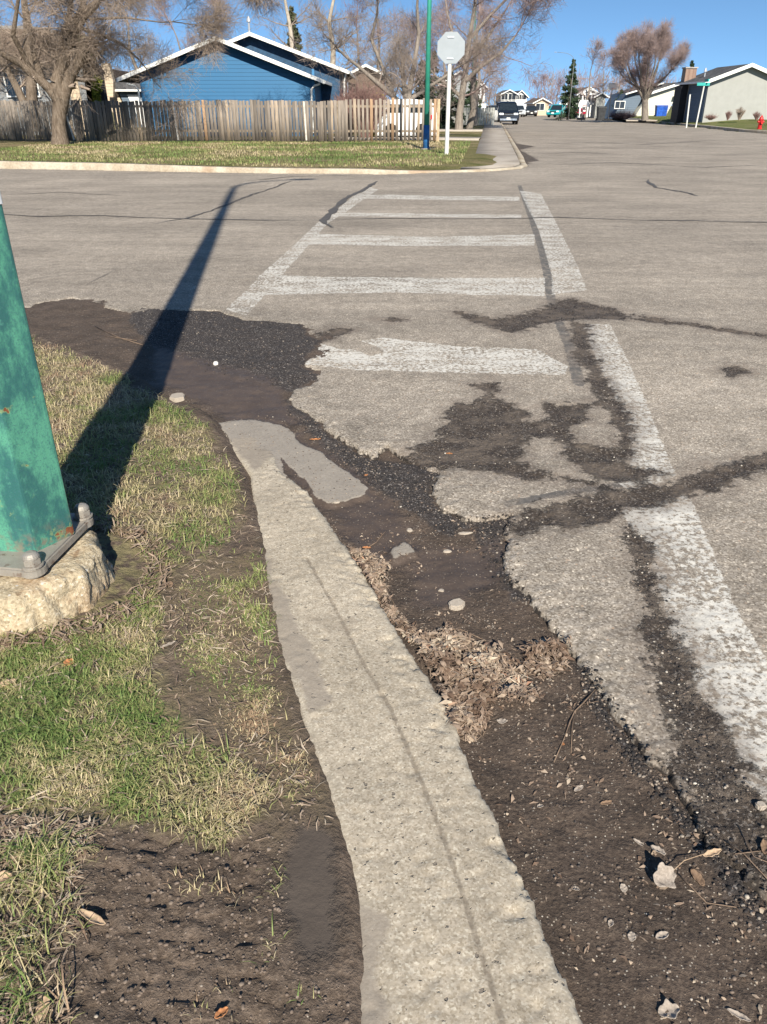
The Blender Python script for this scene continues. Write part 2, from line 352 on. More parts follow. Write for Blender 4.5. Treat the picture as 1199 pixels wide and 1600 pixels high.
# tar
tn = t.noise(25, 4); ta = t.math('ADD', t.attr('tar'), t.math('MULTIPLY', t.math('SUBTRACT', tn, .5), .05))
tarm = t.ramp(ta, -.004, .008)
base = t.mix(t.math('MULTIPLY', tarm, t.ramp(t.noise(14, 3), .3, .62, .35, .92)), base, t.mix(t.noise(60, 3), (.045, .045, .047), (.12, .115, .11)))
# paint
pn = t.noise(22, 6, .65); pa = t.math('ADD', t.attr('paint'), t.math('MULTIPLY', t.math('SUBTRACT', pn, .55), .045))
pm = t.ramp(pa, -.003, .004)
wear = t.math('ADD', t.noise(36, 7, .72), t.math('MULTIPLY', t.noise(5, 4, vec=t.stretch((.6, 1.2, 1))), .35))
wv = t.attr('wear'); wearm = t.ramp(t.math('SUBTRACT', wear, wv), .0, .07)
pfin = t.math('MULTIPLY', pm, wearm)
pcol = t.mix(t.noise(30, 5), (.46, .435, .39), (.60, .575, .525)); pcol = t.mix(t.math('MULTIPLY', t.ramp(sep[1], .86, .93), .6), pcol, (.28, .25, .22))
base = t.mix(pfin, base, pcol)
# broken / dirt covered
sn = t.math('ADD', t.math('MULTIPLY', t.math('SUBTRACT', t.noise(13, 7, .74), .5), .34), t.math('MULTIPLY', t.math('SUBTRACT', t.noise(90, 3), .5), .03))
sa = t.math('ADD', t.attr('stain'), sn); sm = t.ramp(sa, -.020, .022)
dcol = t.cr(t.noise(70, 6, .7), [(.25, (.022, .018, .016)), (.5, (.055, .043, .035)), (.62, (.085, .066, .052)), (.8, (.16, .125, .10))])
dcol = t.mix(t.math('MULTIPLY', t.ramp(sep[2], .80, .9), .7), dcol, (.23, .20, .175))
halo = t.ramp(t.math('ADD', t.attr('stain'), t.math('MULTIPLY', t.math('SUBTRACT', t.noise(5, 6, .65), .5), .38)), -.17, .05, 0, .7)
dcol = t.mix(t.ramp(t.noise(5.5, 4), .45, .62, 0, .75), dcol, t.mix(t.noise(50, 5, .7), (.085, .066, .052), (.19, .155, .125)))
base = t.mix(halo, base, t.mul(dcol, 1.6))
base = t.mix(sm, base, dcol)
# dirt trodden along the broken edge
ed = t.ramp(t.math('ADD', t.attr('edge'), t.math('MULTIPLY', t.math('SUBTRACT', t.noise(30, 5), .5), .05)), .004, -.004)
base = t.mix(ed, base, (.032, .026, .022))
t.set('Base Color', base)
hg = t.math('ADD', hgt, t.math('MULTIPLY', pfin, .35))
n1 = t.bump(hg, .45, .0025); n1 = t.bump(t.math('MULTIPLY', t.noise(60, 5, .7), sm), .9, .02, n1)
t.set('Normal', n1); t.set('Roughness', t.mix(pfin, t.mix(sm, (.88,) * 3, (.75,) * 3), (.6,) * 3))
M_ASPH = t.m
xs = np.concatenate([-axis(3.2, 75, lambda v: .012 + (v - 3.2) * .035, 0)[::-1], axis(-3.2, -1.2, lambda v: .016, 0), axis(-1.184, 2.9, lambda v: .0095, 0), axis(2.92, 60, lambda v: .012 + (v - 2.9) * .035, 0)])
xs = np.unique(xs)
ys = axis(-.2, 300, lambda v: .03 if v < .8 else (.0085 if v < 2 else .0043 * v if v < 26 else .012 * v), 0)
def hr(x, y): z, sd, st = road_h(x, y); return z, sd, {'st': st}
def road_attrs(x, y, sd, ex):
    tar = np.full(x.shape, -.5)
    for ln, wd in TAR: tar = np.maximum(tar, wd - line_d(x, y, ln))
    pd = np.full(x.shape, -.6); wr = np.full(x.shape, .62)
    for i, p in enumerate(PAINT):
        d = maxs(x, y, [p]); 
        wv = [.64, .625, .65, .65, .635, .64, .64, .635, .628][i]
        m = d > pd; pd[m] = d[m]; wr[m] = wv
    pd = np.minimum(pd, .6)
    return {'tar': tar, 'paint': pd, 'wear': wr, 'stain': np.clip(ex['st'], -.6, .6), 'edge': np.where(y < 12, np.clip(sd, -.6, .6), .6)}
def road_sheet():
    return sheet('road', xs, ys, hr, lambda x, y, sd, z: sd > -.05, M_ASPH, road_attrs)
tag(road_sheet(), kind='structure')
# ---- concrete gutter
t = Nt('gutter_concrete', .9, .2)
s1 = t.vor(210, 'Color'); s1 = t.n('ShaderNodeSeparateColor', {0: s1}).outputs
c = t.cr(s1[0], [(0, (.27, .225, .168)), (.3, (.345, .295, .228)), (.8, (.405, .35, .278)), (1, (.50, .45, .365))])
c = t.mul(c, t.ramp(t.noise(3, 5), .3, .7, .86, 1.1)); c = t.mul(c, t.ramp(t.noise(28, 5, .65), .3, .72, .84, 1.1))
edg = t.ramp(t.math('ADD', t.attr('edge'), t.math('MULTIPLY', t.math('SUBTRACT', t.noise(18, 5), .5), .10)), .05, -.0)
c = t.mix(t.math('MULTIPLY', edg, .35), c, (.40, .36, .29))
pit = t.ramp(t.noise(55, 3, .5), .66, .72); c = t.mix(t.math('MULTIPLY', pit, .75), c, (.12, .10, .085))
speck = t.math('MULTIPLY', t.ramp(t.vor(34), .13, .09), t.ramp(t.n('ShaderNodeSeparateColor', {0: t.vor(34, 'Color')}).outputs[0], .62, .68)); c = t.mix(t.math('MULTIPLY', speck, .7), c, (.10, .085, .075))
j = t.ramp(t.math('ADD', t.attr('joint'), t.math('MULTIPLY', t.math('SUBTRACT', t.noise(40, 4), .5), .012)), .009, .003); c = t.mix(t.math('MULTIPLY', j, .65), c, (.15, .125, .10))
# soil washed over the left edge
so_ = t.ramp(t.math('ADD', t.attr('soil'), t.math('MULTIPLY', t.math('SUBTRACT', t.noise(14, 6, .65), .5), .13)), .02, -.03)
mud = t.math('MULTIPLY', t.ramp(t.noise(3.2, 6, .65), .56, .68), .35); c = t.mix(mud, c, (.20, .165, .13)); c = t.mix(t.math('MULTIPLY', so_, .8), c, t.mix(t.noise(60, 4), (.07, .055, .045), (.17, .14, .115)))
fi = t.ramp(t.math('ADD', t.attr('film'), t.math('MULTIPLY', t.math('SUBTRACT', t.noise(9, 5), .5), .1)), -.01, .01); c = t.mix(t.math('MULTIPLY', fi, .75), c, (.24, .205, .17))
t.set('Base Color', c)
n1 = t.bump(t.math('ADD', t.noise(120, 3), t.math('MULTIPLY', t.noise(30, 5), 1.5)), .35, .002); n1 = t.bump(t.math('MULTIPLY', pit, -1.0), .8, .004, n1)
t.set('Normal', n1)
FILM = [GP([(400,840),(440,920),(480,1000),(520,1100),(490,1110),(430,1010),(400,930)]), GP([(540,1380),(600,1440),(600,1600),(640,1700),(540,1700)]), GP([(335,655),(400,655),(440,700),(398,735),(370,700)])]
def hc(x, y): z, sd = conc_h(x, y); return z, sd, {}
tag(sheet('gutter_concrete', axis(-2.2, 1.3, lambda v: .0085, 0), axis(-.4, 4.6, lambda v: .03 if v < .8 else .0085, 0), hc, lambda x, y, sd, z: sd > -.05, t.m,
    lambda x, y, sd, ex: {'edge': np.clip(sd, -.5, .5), 'joint': np.clip(line_d(x, y, JOINT), 0, .5), 'soil': np.clip(-sdf(x, y, VERGE), -.5, .5), 'film': np.clip(maxs(x, y, FILM), -.5, .5)}), kind='structure')
# ---- gutter dirt
t = Nt('wet_dirt', .85, .3)
g = t.noise(95, 6, .7); c = t.cr(g, [(.25, (.034, .024, .018)), (.45, (.066, .048, .037)), (.6, (.098, .073, .056)), (.78, (.165, .13, .10))])
c = t.mul(c, t.ramp(t.noise(5, 5), .3, .7, .78, 1.25))
gr = t.n('ShaderNodeSeparateColor', {0: t.vor(170, 'Color')}).outputs; gm = t.math('MULTIPLY', t.ramp(gr[0], .93, .95), t.ramp(t.vor(170), .4, .3)); c = t.mix(gm, c, t.mix(gr[1], (.22, .18, .14), (.5, .45, .38)))
bk = t.ramp(t.math('ADD', t.attr('black'), t.math('MULTIPLY', t.math('SUBTRACT', t.noise(12, 6, .65), .5), .16)), -.02, .02)
c = t.mix(t.math('MULTIPLY', bk, .8), c, t.cr(gr[2], [(0, (.012, .011, .012)), (.6, (.035, .031, .031)), (.9, (.075, .068, .065)), (1, (.3, .27, .25))]))
wt = t.ramp(t.math('ADD', t.attr('wet'), t.math('MULTIPLY', t.math('SUBTRACT', t.noise(8, 5), .5), .2)), -.03, .06)
c = t.mix(t.math('MULTIPLY', wt, .7), c, t.mix(t.noise(10, 4), (.056, .041, .033), (.092, .070, .057)))
sl_ = t.ramp(t.math('ADD', t.attr('silt'), t.math('MULTIPLY', t.math('SUBTRACT', t.noise(30, 5), .5), .02)), -.003, .003)
c = t.mix(sl_, c, t.mul(t.mix(t.noise(9, 6, .65), (.22, .19, .158), (.33, .29, .24)), t.ramp(t.noise(90, 4), .3, .7, .88, 1.08)))
t.set('Base Color', c)
t.set('Roughness', t.math('SUBTRACT', .88, t.math('MULTIPLY', t.math('MAXIMUM', wt, sl_), .40)))
inv = t.math('SUBTRACT', 1.0, t.math('MULTIPLY', t.math('MAXIMUM', wt, sl_), .80))
t.set('Normal', t.bump(t.math('MULTIPLY', t.math('ADD', g, t.math('MULTIPLY', t.noise(24, 5), 1.5)), inv), .9, .009))
M_DIRT = t.m
def hd(x, y): z, sl, bk = dirt_h(x, y); return z, sl, {'bk': bk}
dx = np.unique(np.concatenate([-axis(2.6, 40, lambda v: .03 + (v - 2.6) * .06, 0)[::-1], axis(-2.6, 2.2, lambda v: .0105, 0)]))
tag(sheet('gutter_dirt', dx, axis(-.4, 13, lambda v: .03 if v < .8 else max(.0095, .0045 * v), 0), hd,
    lambda x, y, sd, z: (y < 9.5 - x * .10) & (sdf(x, y, ROAD) < .12) & (sdf(x, y, CONC) < .1) & (sdf(x, y, VERGE) < .25), M_DIRT,
    lambda x, y, sd, ex: {'silt': np.clip(sd, -.5, .5), 'black': np.clip(ex['bk'], -.5, .5), 'wet': np.clip(maxs(x, y, WET), -.5, .5)}), kind='structure')
# ---- verge soil
GREEN = GP([(-200,500),(60,530),(200,590),(330,660),(372,745),(385,800),(340,850),(300,880),(250,900),(250,960),(258,1010),(270,1080),(330,1150),(400,1200),(420,1260),(350,1300),(300,1300),(150,1290),(110,1400),(80,1500),(60,1620),(-800,1700),(-900,520)], .05)
MOSS = GP([(260,900),(400,850),(430,1000),(470,1150),(510,1280),(440,1300),(400,1200),(270,1080)], .03)
t = Nt('verge_soil', .95, .15)
g = t.noise(70, 6, .7); c = t.cr(g, [(.25, (.058, .042, .033)), (.45, (.105, .079, .061)), (.6, (.145, .111, .087)), (.8, (.22, .17, .135))])
c = t.mul(c, t.ramp(t.noise(4, 5), .3, .7, .8, 1.25))
c = t.mix(t.math('MULTIPLY', t.ramp(t.math('ADD', t.attr('moss'), t.math('MULTIPLY', t.math('SUBTRACT', t.noise(7, 5), .5), .4)), -.1, .1), .6), c, t.mix(t.noise(30, 5), (.14, .105, .075), (.19, .155, .085)))
c = t.mix(t.math('MULTIPLY', t.ramp(t.attr('green'), -.03, .06), t.ramp(t.noise(20, 5), .38, .55, 0, .85)), c, t.mix(t.noise(50, 4), (.13, .12, .055), (.27, .225, .13)))
pm_ = t.ramp(t.math('ADD', t.attr('puddle'), t.math('MULTIPLY', t.math('SUBTRACT', t.noise(14, 7, .7), .5), .13)), -.03, .03)
c = t.mix(pm_, c, t.mix(t.noise(9, 6, .65), (.060, .048, .040), (.10, .081, .067)))
t.set('Base Color', c); t.set('Roughness', t.math('SUBTRACT', .95, t.math('MULTIPLY', pm_, .35)))
t.set('Normal', t.bump(t.math('MULTIPLY', t.math('ADD', g, t.math('MULTIPLY', t.noise(22, 5), 1.5)), t.math('SUBTRACT', 1.0, t.math('MULTIPLY', pm_, .80))), 1, .012))
def hv(x, y): z, sd, pu = verge_h(x, y); return z, sd, {'pu': pu}
vx = np.unique(np.concatenate([-axis(2.4, 75, lambda v: .02 + (v - 2.4) * .06, 0)[::-1], axis(-2.4, .2, lambda v: .011, 0)]))
tag(sheet('verge_soil', vx, axis(-.5, 15, lambda v: .03 if v < .7 else max(.011, .005 * v), 0), hv, lambda x, y, sd, z: sd > -.2, t.m,
    lambda x, y, sd, ex: {'green': np.clip(sdf(x, y, GREEN), -.5, .5), 'moss': np.clip(sdf(x, y, MOSS), -.5, .5), 'puddle': np.clip(ex['pu'], -.5, .5)}), kind='structure')

# ---- lawns beyond the street
def lawn_mat(name, a, b, dry, amt):
    t = Nt(name, .95, .1); c = t.mix(t.ramp(t.noise(1.6, 5), .35, .62), a, b); c = t.mix(t.math('MULTIPLY', t.ramp(t.noise(.55, 6, .65), .42, .62), amt), c, dry)
    c = t.mul(c, t.ramp(t.noise(26, 5, .7), .25, .75, .55, 1.4)); t.set('Base Color', c); t.set('Normal', t.bump(t.noise(30, 5, .7), 1, .08)); return t.m
M_LAWN = lawn_mat('lawn', (.12, .125, .045), (.20, .18, .08), (.28, .22, .13), .9)
M_LAWN2 = lawn_mat('lawn_green', (.09, .13, .03), (.16, .17, .06), (.25, .21, .12), .5)
def lawn_z(x, y): return .15 + .03 * fbm(x, y, .4, 3, 51) + np.clip((y - 60) / 60, 0, 1) * .1
def offset(pts, d):
    out = []
    for i, p in enumerate(pts):
        a = Vector(pts[max(i - 1, 0)]); b = Vector(pts[min(i + 1, len(pts) - 1)]); n = (b - a).normalized(); out.append((p[0] - n.y * d, p[1] + n.x * d))
    return out
def lawn_e(x, y):
    d = line_d(x, y, KERB); kt = .165 - .055 * sstep(-8, -3, x) - .07 * sstep(-1, 1.5, x) * sstep(27, 25, y)
    return np.where(d < 1.4, np.minimum(lawn_z(x, y), kt - .02 + .10 * sstep(.2, 1.3, d)), lawn_z(x, y))
KI = offset(KERB, .18)
LAWN = KI + [(0, 300), (-260, 300), (-260, KI[0][1])]
def gridfill(name, poly, xs, ys, zf, mat, margin=0.0):
    X, Y = np.meshgrid(xs, ys); x = X.ravel(); y = Y.ravel(); sd = sdf(x, y, poly)
    nx, ny = len(xs), len(ys); idx = np.arange(nx * ny).reshape(ny, nx); z = zf(x, y) - np.clip(-sd, 0, .3) * 1.0
    q = np.stack([idx[:-1, :-1], idx[:-1, 1:], idx[1:, 1:], idx[1:, :-1]], -1).reshape(-1, 4); q = q[(sd[q] > margin).any(1)]
    us = np.unique(q); re = -np.ones(nx * ny, np.int64); re[us] = np.arange(len(us))
    return npmesh(name, np.stack([x[us], y[us], z[us]], 1), re[q], mat, smooth=True)
tag(gridfill('lawn', LAWN, np.unique(np.concatenate([-axis(20, 260, lambda v: .12 * (v - 15), 0)[::-1], axis(-20, 10, lambda v: .12, 0), axis(10, 50, lambda v: .5, 0)])), axis(19, 300, lambda v: .12 if v < 40 else .02 * v, 0), lawn_e, M_LAWN), kind='structure')
def rlawn_z(x, y):
    return .14 + .03 * fbm(x, y, .4, 3, 52) + np.clip((y - 58) / 14, 0, 1) * .38 * sstep(24, 31, x) * sstep(130, 90, y)
RKI = offset(RK, -.16)
RLAWN = RKI + [(300, 300), (300, 45)]
tag(gridfill('lawn_right', RLAWN, axis(20, 300, lambda v: .4 if v < 60 else .05 * v, 0), axis(40, 300, lambda v: .4 if v < 100 else .02 * v, 0), rlawn_z, M_LAWN2), kind='structure')
t = Nt('earth', .95, .1); t.set('Base Color', t.mix(t.noise(.02, 4), (.13, .115, .07), (.10, .11, .05)))
npmesh('ground', [(-2600, -200, -.4), (2600, -200, -.4), (2600, 3400, -.4), (-2600, 3400, -.4), (-2600, 3400, -.4)][:4], [[0, 1, 2, 3]], t.m)['kind'] = 'structure'
# ---- kerbs
M_KERB = None
t = Nt('kerb_concrete', .9, .2); c = t.mix(t.ramp(t.noise(1.5, 5), .35, .65), (.33, .27, .20), (.44, .39, .31)); c = t.mul(c, t.ramp(t.noise(20, 5, .7), .25, .75, .75, 1.15))
brk = t.ramp(t.noise(.35, 2, vec=t.stretch((1, 1, 1))), .60, .63); c = t.mix(t.math('MULTIPLY', brk, .5), c, (.28, .17, .10)); t.set('Base Color', c); t.set('Normal', t.bump(t.noise(18, 5), .6, .02)); M_KERB = t.m
def resample(pts, st):
    out = []
    for (ax, ay), (bx, by) in zip(pts[:-1], pts[1:]):
        n = max(1, int(math.hypot(bx - ax, by - ay) / st))
        for i in range(n): out.append((ax + (bx - ax) * i / n, ay + (by - ay) * i / n))
    return out + [pts[-1]]
def kerb(name, pts, hfun, d=1, st=1.5):
    pts = resample(pts, st); A = np.array(pts); I1 = np.array(offset(pts, .03 * d)); I2 = np.array(offset(pts, .19 * d)); H = np.array([hfun(*p) for p in pts]) + .006 * fbm(A[:, 0], A[:, 1], 1.5, 3, 61)
    n = len(pts); V = np.concatenate([np.c_[A, np.full(n, -.1)], np.c_[A, H - .03], np.c_[I1, H], np.c_[I2, H + .005], np.c_[I2, np.full(n, -.1)]])
    F = [[k * n + i, k * n + i + 1, (k + 1) * n + i + 1, (k + 1) * n + i] for k in range(4) for i in range(n - 1)]
    if d < 0: F = [f[::-1] for f in F]
    return tag(npmesh(name, V, F, M_KERB), kind='structure')
kerb('kerb', KERB, lambda x, y: .175 - .055 * float(sstep(-8, -3, x)) - .07 * float(sstep(-1, 1.5, x) * sstep(27, 25, y)), 1, .5)
kerb('kerb_right', RK, lambda x, y: .165, -1, 2)
# ---- pavement along the street, driveways
t = Nt('pavement', .9, .2); c = t.mix(t.ramp(t.noise(.8, 5), .35, .65), (.27, .235, .20), (.36, .32, .275)); c = t.mul(c, t.ramp(t.noise(24, 5, .7), .25, .75, .8, 1.12)); t.set('Base Color', c); t.set('Normal', t.bump(t.noise(30, 4), .4, .01)); M_PAVE = t.m
kl = [(2.6, 22.35), (3.5, 23.1), (3.95, 24.2), (4.15, 26.0), (9.1, 66), (14.4, 110), (32.3, 256)]
ll = [(2.05, 22.35), (2.25, 23.6), (2.6, 25.5), (3.0, 27.6), (7.75, 66), (13.0, 110), (30.9, 256)]
kl = [(x - .03, y + .02) for x, y in kl]
def strip(name, A, B, z, mat, th=.12):
    n = len(A); Z = z if isinstance(z, list) else [z] * n; V = [(x, y, c) for (x, y), c in zip(A, Z)] + [(x, y, c) for (x, y), c in zip(B, Z)] + [(x, y, c - th) for (x, y), c in zip(A, Z)] + [(x, y, c - th) for (x, y), c in zip(B, Z)]
    F = [[i, i + 1, n + i + 1, n + i][::-1] for i in range(n - 1)] + [[i, i + 1, 2 * n + i + 1, 2 * n + i] for i in range(n - 1)] + [[n + i, n + i + 1, 3 * n + i + 1, 3 * n + i][::-1] for i in range(n - 1)]
    return tag(npmesh(name, V, F, mat), kind='structure')
strip('pavement', kl, ll, [.066, .075, .09, .15, .205, .205, .205], M_PAVE)
strip('driveway', [(-2.4, 39.4), (1.8, 39.0), (4.3, 38.4)], [(-2.4, 42.0), (2.0, 41.6), (4.7, 41.0)], .215, M_PAVE)
strip('driveway', [(-1, 52.5), (6.0, 51.9)], [(-1, 55.0), (6.3, 54.4)], .235, M_PAVE)
strip('driveway', [(24.5, 87), (34, 84)], [(27.5, 104), (37, 100)], .26, M_PAVE)
# ---- sealed cracks in the asphalt, thin irregular ribbons
t = Nt('crack_seal', .7, .3); t.set('Base Color', t.mix(t.noise(6, 5), (.05, .047, .046), (.11, .10, .092))); M_CRK = t.m
def ribbon(name, pts, w, mat, z=.006, seed=0):
    L = 0; out = []
    for (ax, ay), (bx, by) in zip(pts[:-1], pts[1:]):
        n = max(2, int(math.hypot(bx - ax, by - ay) / .12)); out += [(ax + (bx - ax) * i / n, ay + (by - ay) * i / n) for i in range(n)]
    A = np.array(out + [pts[-1]]); d = np.gradient(A, axis=0); d /= np.linalg.norm(d, axis=1, keepdims=True) + 1e-9; nrm = np.c_[-d[:, 1], d[:, 0]]
    s = np.arange(len(A)) * .12; A = A + nrm * (.06 * fbm(s, s * 0 + seed, 1.3, 3, 301 + seed) + .02 * fbm(s, s * 0, 6, 2, 305))[:, None]; ww = w * .5 * (.55 + .9 * vnoise(s * 1.7, s * 0 + seed, 303)) * np.clip(np.minimum(np.arange(len(A)), np.arange(len(A))[::-1]) / 6, .1, 1)
    Lp, Rp = A + nrm * ww[:, None], A - nrm * ww[:, None]; zz = np.maximum(road_h(Lp[:, 0], Lp[:, 1])[0], road_h(Rp[:, 0], Rp[:, 1])[0]) + z; n = len(A)
    return tag(npmesh(name, np.concatenate([np.c_[Lp, zz], np.c_[Rp, zz]]), [[i, n + i, n + i + 1, i + 1] for i in range(n - 1)], mat), kind='structure')
for i, (p, w_) in enumerate(CR): ribbon('crack_seal', p, w_, M_CRK, seed=i)
# ================================================================== NEAR THINGS
def surf_top(x, y):
    x = np.asarray(x, float); y = np.asarray(y, float)
    zr, sr, _ = road_h(x, y); zc, sc = conc_h(x, y); zd, _, _ = dirt_h(x, y); zv, sv, _ = verge_h(x, y)
    z = zd.copy(); z = np.where(sr > -.05, np.maximum(z, zr), z); z = np.where(sc > -.05, np.maximum(z, zc), z); return np.where(sv > -.1, np.maximum(z, zv), z)
RS = np.random.RandomState(11)
def in_poly(poly, n, rs=RS):
    P = np.array(poly); lo, hi = P.min(0), P.max(0); out = np.zeros((0, 2))
    while len(out) < n:
        p = lo + rs.rand(n * 3, 2) * (hi - lo); out = np.concatenate([out, p[sdf(p[:, 0], p[:, 1], poly) > 0]])
    return out[:n]
# ---- street lamp pole on its crumbling concrete footing
t = Nt('worn_green_paint', .42, .4)
n1 = t.noise(9, 6, .7, vec=t.stretch((1, 1, .45))); n2 = t.noise(140, 4, .7)
c = t.mix(t.ramp(n1, .40, .60), (.075, .255, .175), (.026, .105, .10)); c = t.mix(t.math('MULTIPLY', t.ramp(n2, .50, .62), .55), c, (.035, .105, .115))
c = t.mix(t.math('MULTIPLY', t.ramp(t.noise(45, 5), .58, .75), .3), c, (.12, .36, .26))
low = t.ramp(t.xyz()[2], 1.2, .0, 0, .09)
rv = t.math('ADD', t.noise(11, 4, .6), low); rm = t.math('MAXIMUM', t.ramp(rv, .74, .77), t.math('MULTIPLY', t.ramp(t.vor(9), .10, .07), t.ramp(t.noise(2.5, 2), .42, .5))); rh = t.ramp(rv, .70, .75)
c = t.mix(t.math('MULTIPLY', rh, .5), c, (.28, .33, .12)); c = t.mix(rm, c, t.mix(t.noise(50, 4), (.09, .03, .018), (.24, .09, .04)))
bl = t.ramp(t.xyz()[2], .10, .02); c = t.mix(t.math('MULTIPLY', bl, t.ramp(t.noise(30, 4), .45, .65, 0, .8)), c, (.16, .13, .10))
t.set('Base Color', c); t.set('Normal', t.bump(t.math('ADD', n2, t.math('MULTIPLY', rm, -1.0)), .35, .003)); M_GREEN = t.m
t = Nt('galvanised_steel', .5, .4); c = t.mix(t.noise(18, 6, .7), (.20, .18, .155), (.40, .37, .33)); c = t.mix(t.math('MULTIPLY', t.ramp(t.noise(30, 4), .58, .68), .6), c, (.13, .07, .045)); t.set('Base Color', c); t.set('Metallic', .35); t.set('Normal', t.bump(t.noise(60, 4), .4, .003)); M_GALV = t.m
t = Nt('footing_concrete', .95, .15); s1 = t.n('ShaderNodeSeparateColor', {0: t.vor(130, 'Color')}).outputs
c = t.cr(s1[0], [(0, (.29, .23, .155)), (.4, (.40, .33, .225)), (.9, (.47, .395, .28)), (1, (.55, .49, .39))]); c = t.mul(c, t.ramp(t.noise(14, 6, .7), .25, .7, .85, 1.08))
c = t.mix(t.math('MULTIPLY', t.ramp(t.noise(20, 5, .6), .60, .68), .75), c, (.13, .095, .06)); c = t.mix(t.math('MULTIPLY', t.ramp(t.noise(5, 4), .55, .7), .4), c, (.42, .26, .15))
peb = t.math('MULTIPLY', t.ramp(t.vor(40), .22, .17), t.ramp(t.n('ShaderNodeSeparateColor', {0: t.vor(40, 'Color')}).outputs[0], .78, .82)); c = t.mix(peb, c, (.50, .47, .42))
t.set('Base Color', c); t.set('Normal', t.bump(t.math('ADD', t.noise(40, 6, .7), t.math('MULTIPLY', t.noise(14, 5), 1.5)), 1, .010)); M_FOOT = t.m
FZ = .20
root = empty('lamp_post', (FX, FY, 0), 'worn green lamp post with rust spots on a crumbling concrete footing, nearest the camera', 'lamp post')
# footing: rings from the ground up over the worn shoulder to the flat top
na = 260; prof = [(FR + .03, -.12)] + [(FR + .022 - .030 * (k / 9) ** 1.3, -.02 + .195 * k / 9) for k in range(10)] + [(FR - .018, .188), (FR - .032, .196)] + [(FR * (1 - k / 16) - .03 * (1 - k / 16), FZ) for k in range(1, 16)]
th = np.linspace(0, 2 * np.pi, na, endpoint=False); V = []
for i, (r, z) in enumerate(prof):
    nz = fbm(th * FR * 1.0 + 7, np.full(na, z), 7, 5, 71); nf = fbm(np.cos(th) * r, np.sin(th) * r + z * .7, 9, 5, 72); nh = fbm(np.cos(th) * r, np.sin(th) * r + z, 40, 3, 73)
    side = 1.0 if i < 13 else max(0, 1 - (i - 12) / 3)
    rr = r * (1 + .05 * fbm(np.cos(th), np.sin(th), 1.4, 2, 74)) - side * (.035 * np.clip(fbm(np.cos(th) * 2, np.sin(th) * 2 + z * 3, 2.2, 4, 75), 0, 1) + .012 * nf + .008 * nh + .016 * (np.abs(nz) * 2) + .014 * np.abs(fbm(th * 1.4, np.full(na, z * 2.2), 6, 4, 77)))
    zz = z + (.004 * nf + .003 * nh) * (1 if i > 2 else 0) - (.016 * np.clip(fbm(np.cos(th) * r, np.sin(th) * r, 4, 3, 76), 0, 1) if 9 < i < 18 else 0)
    V.append(np.c_[rr * np.cos(th), rr * np.sin(th), zz * np.ones(na)])
F = [[i * na + k, i * na + (k + 1) % na, (i + 1) * na + (k + 1) % na, (i + 1) * na + k] for i in range(len(prof) - 1) for k in range(na)]
npmesh('footing', np.concatenate(V) + np.array([-.078, -.06, -.012]), F, M_FOOT, root, smooth=True)
ROTP = R(-4)
def hexring(r, z, rot=ROTP, n=6, ch=.14):
    out = []
    for k in range(n):                       # rounded corners
        a = rot + (k + .5) * 2 * math.pi / n - math.pi / 2
        for s in (-1, 0, 1):
            f = .985 if s else 1.0
            out.append((r * f * math.cos(a + s * .05), r * f * math.sin(a + s * .05), z))
    return out
PR = .150; PTOP = 10.2
m = MB(); rings = [hexring(r_, z) for z, r_ in ((0, PR), (.02, PR), (.5, PR - .002), (1, PR - .004), (1.6, PR - .008), (2.4, .128), (3.5, .112), (5, .105), (7.5, .085), (PTOP, .07))]
n = len(rings[0]); m.add([p for r_ in rings for p in r_], [(i * n + k, i * n + (k + 1) % n, (i + 1) * n + (k + 1) % n, (i + 1) * n + k) for i in range(len(rings) - 1) for k in range(n)] + [tuple((len(rings) - 1) * n + k for k in range(n))])
sh = m.build('shaft', M_GREEN, root); sh.location.z = FZ + .034
hh = MB(); hh.prism([(-.045, -.09), (.045, -.09), (.05, -.07), (.05, .07), (.045, .09), (-.045, .09), (-.05, .07), (-.05, -.07)], -.006, .004)
an = ROTP + 5.5 * math.pi / 3 - math.pi / 2 - math.pi / 6
hm = simple('dark_opening', (.012, .014, .013), .9)
a_ = math.atan2(-math.cos(R(60)), -math.sin(R(60))) # left-front face
nrm = Vector((math.cos(ROTP - math.pi / 2 - math.pi / 3), math.sin(ROTP - math.pi / 2 - math.pi / 3), 0))
o = hh.build('hand_hole', hm, root, .002); rr_ = PR * math.cos(math.pi / 6)
o.location = (nrm.x * rr_, nrm.y * rr_, FZ + .55); o.rotation_euler = (0, 0, math.atan2(nrm.y, nrm.x) + math.pi / 2)
t = Nt('reflective_band', .35, .5); t.set('Base Color', t.mix(t.noise(30, 4), (.42, .44, .46), (.58, .6, .62))); M_BAND = t.m
m = MB(); r0 = [hexring(PR - .004 + .003, z + FZ + .034) for z in (1.07, 1.36)]
m.add(r0[0] + r0[1], [(k, (k + 1) % n, n + (k + 1) % n, n + k) for k in range(n)]); m.build('reflective_band', M_BAND, root)
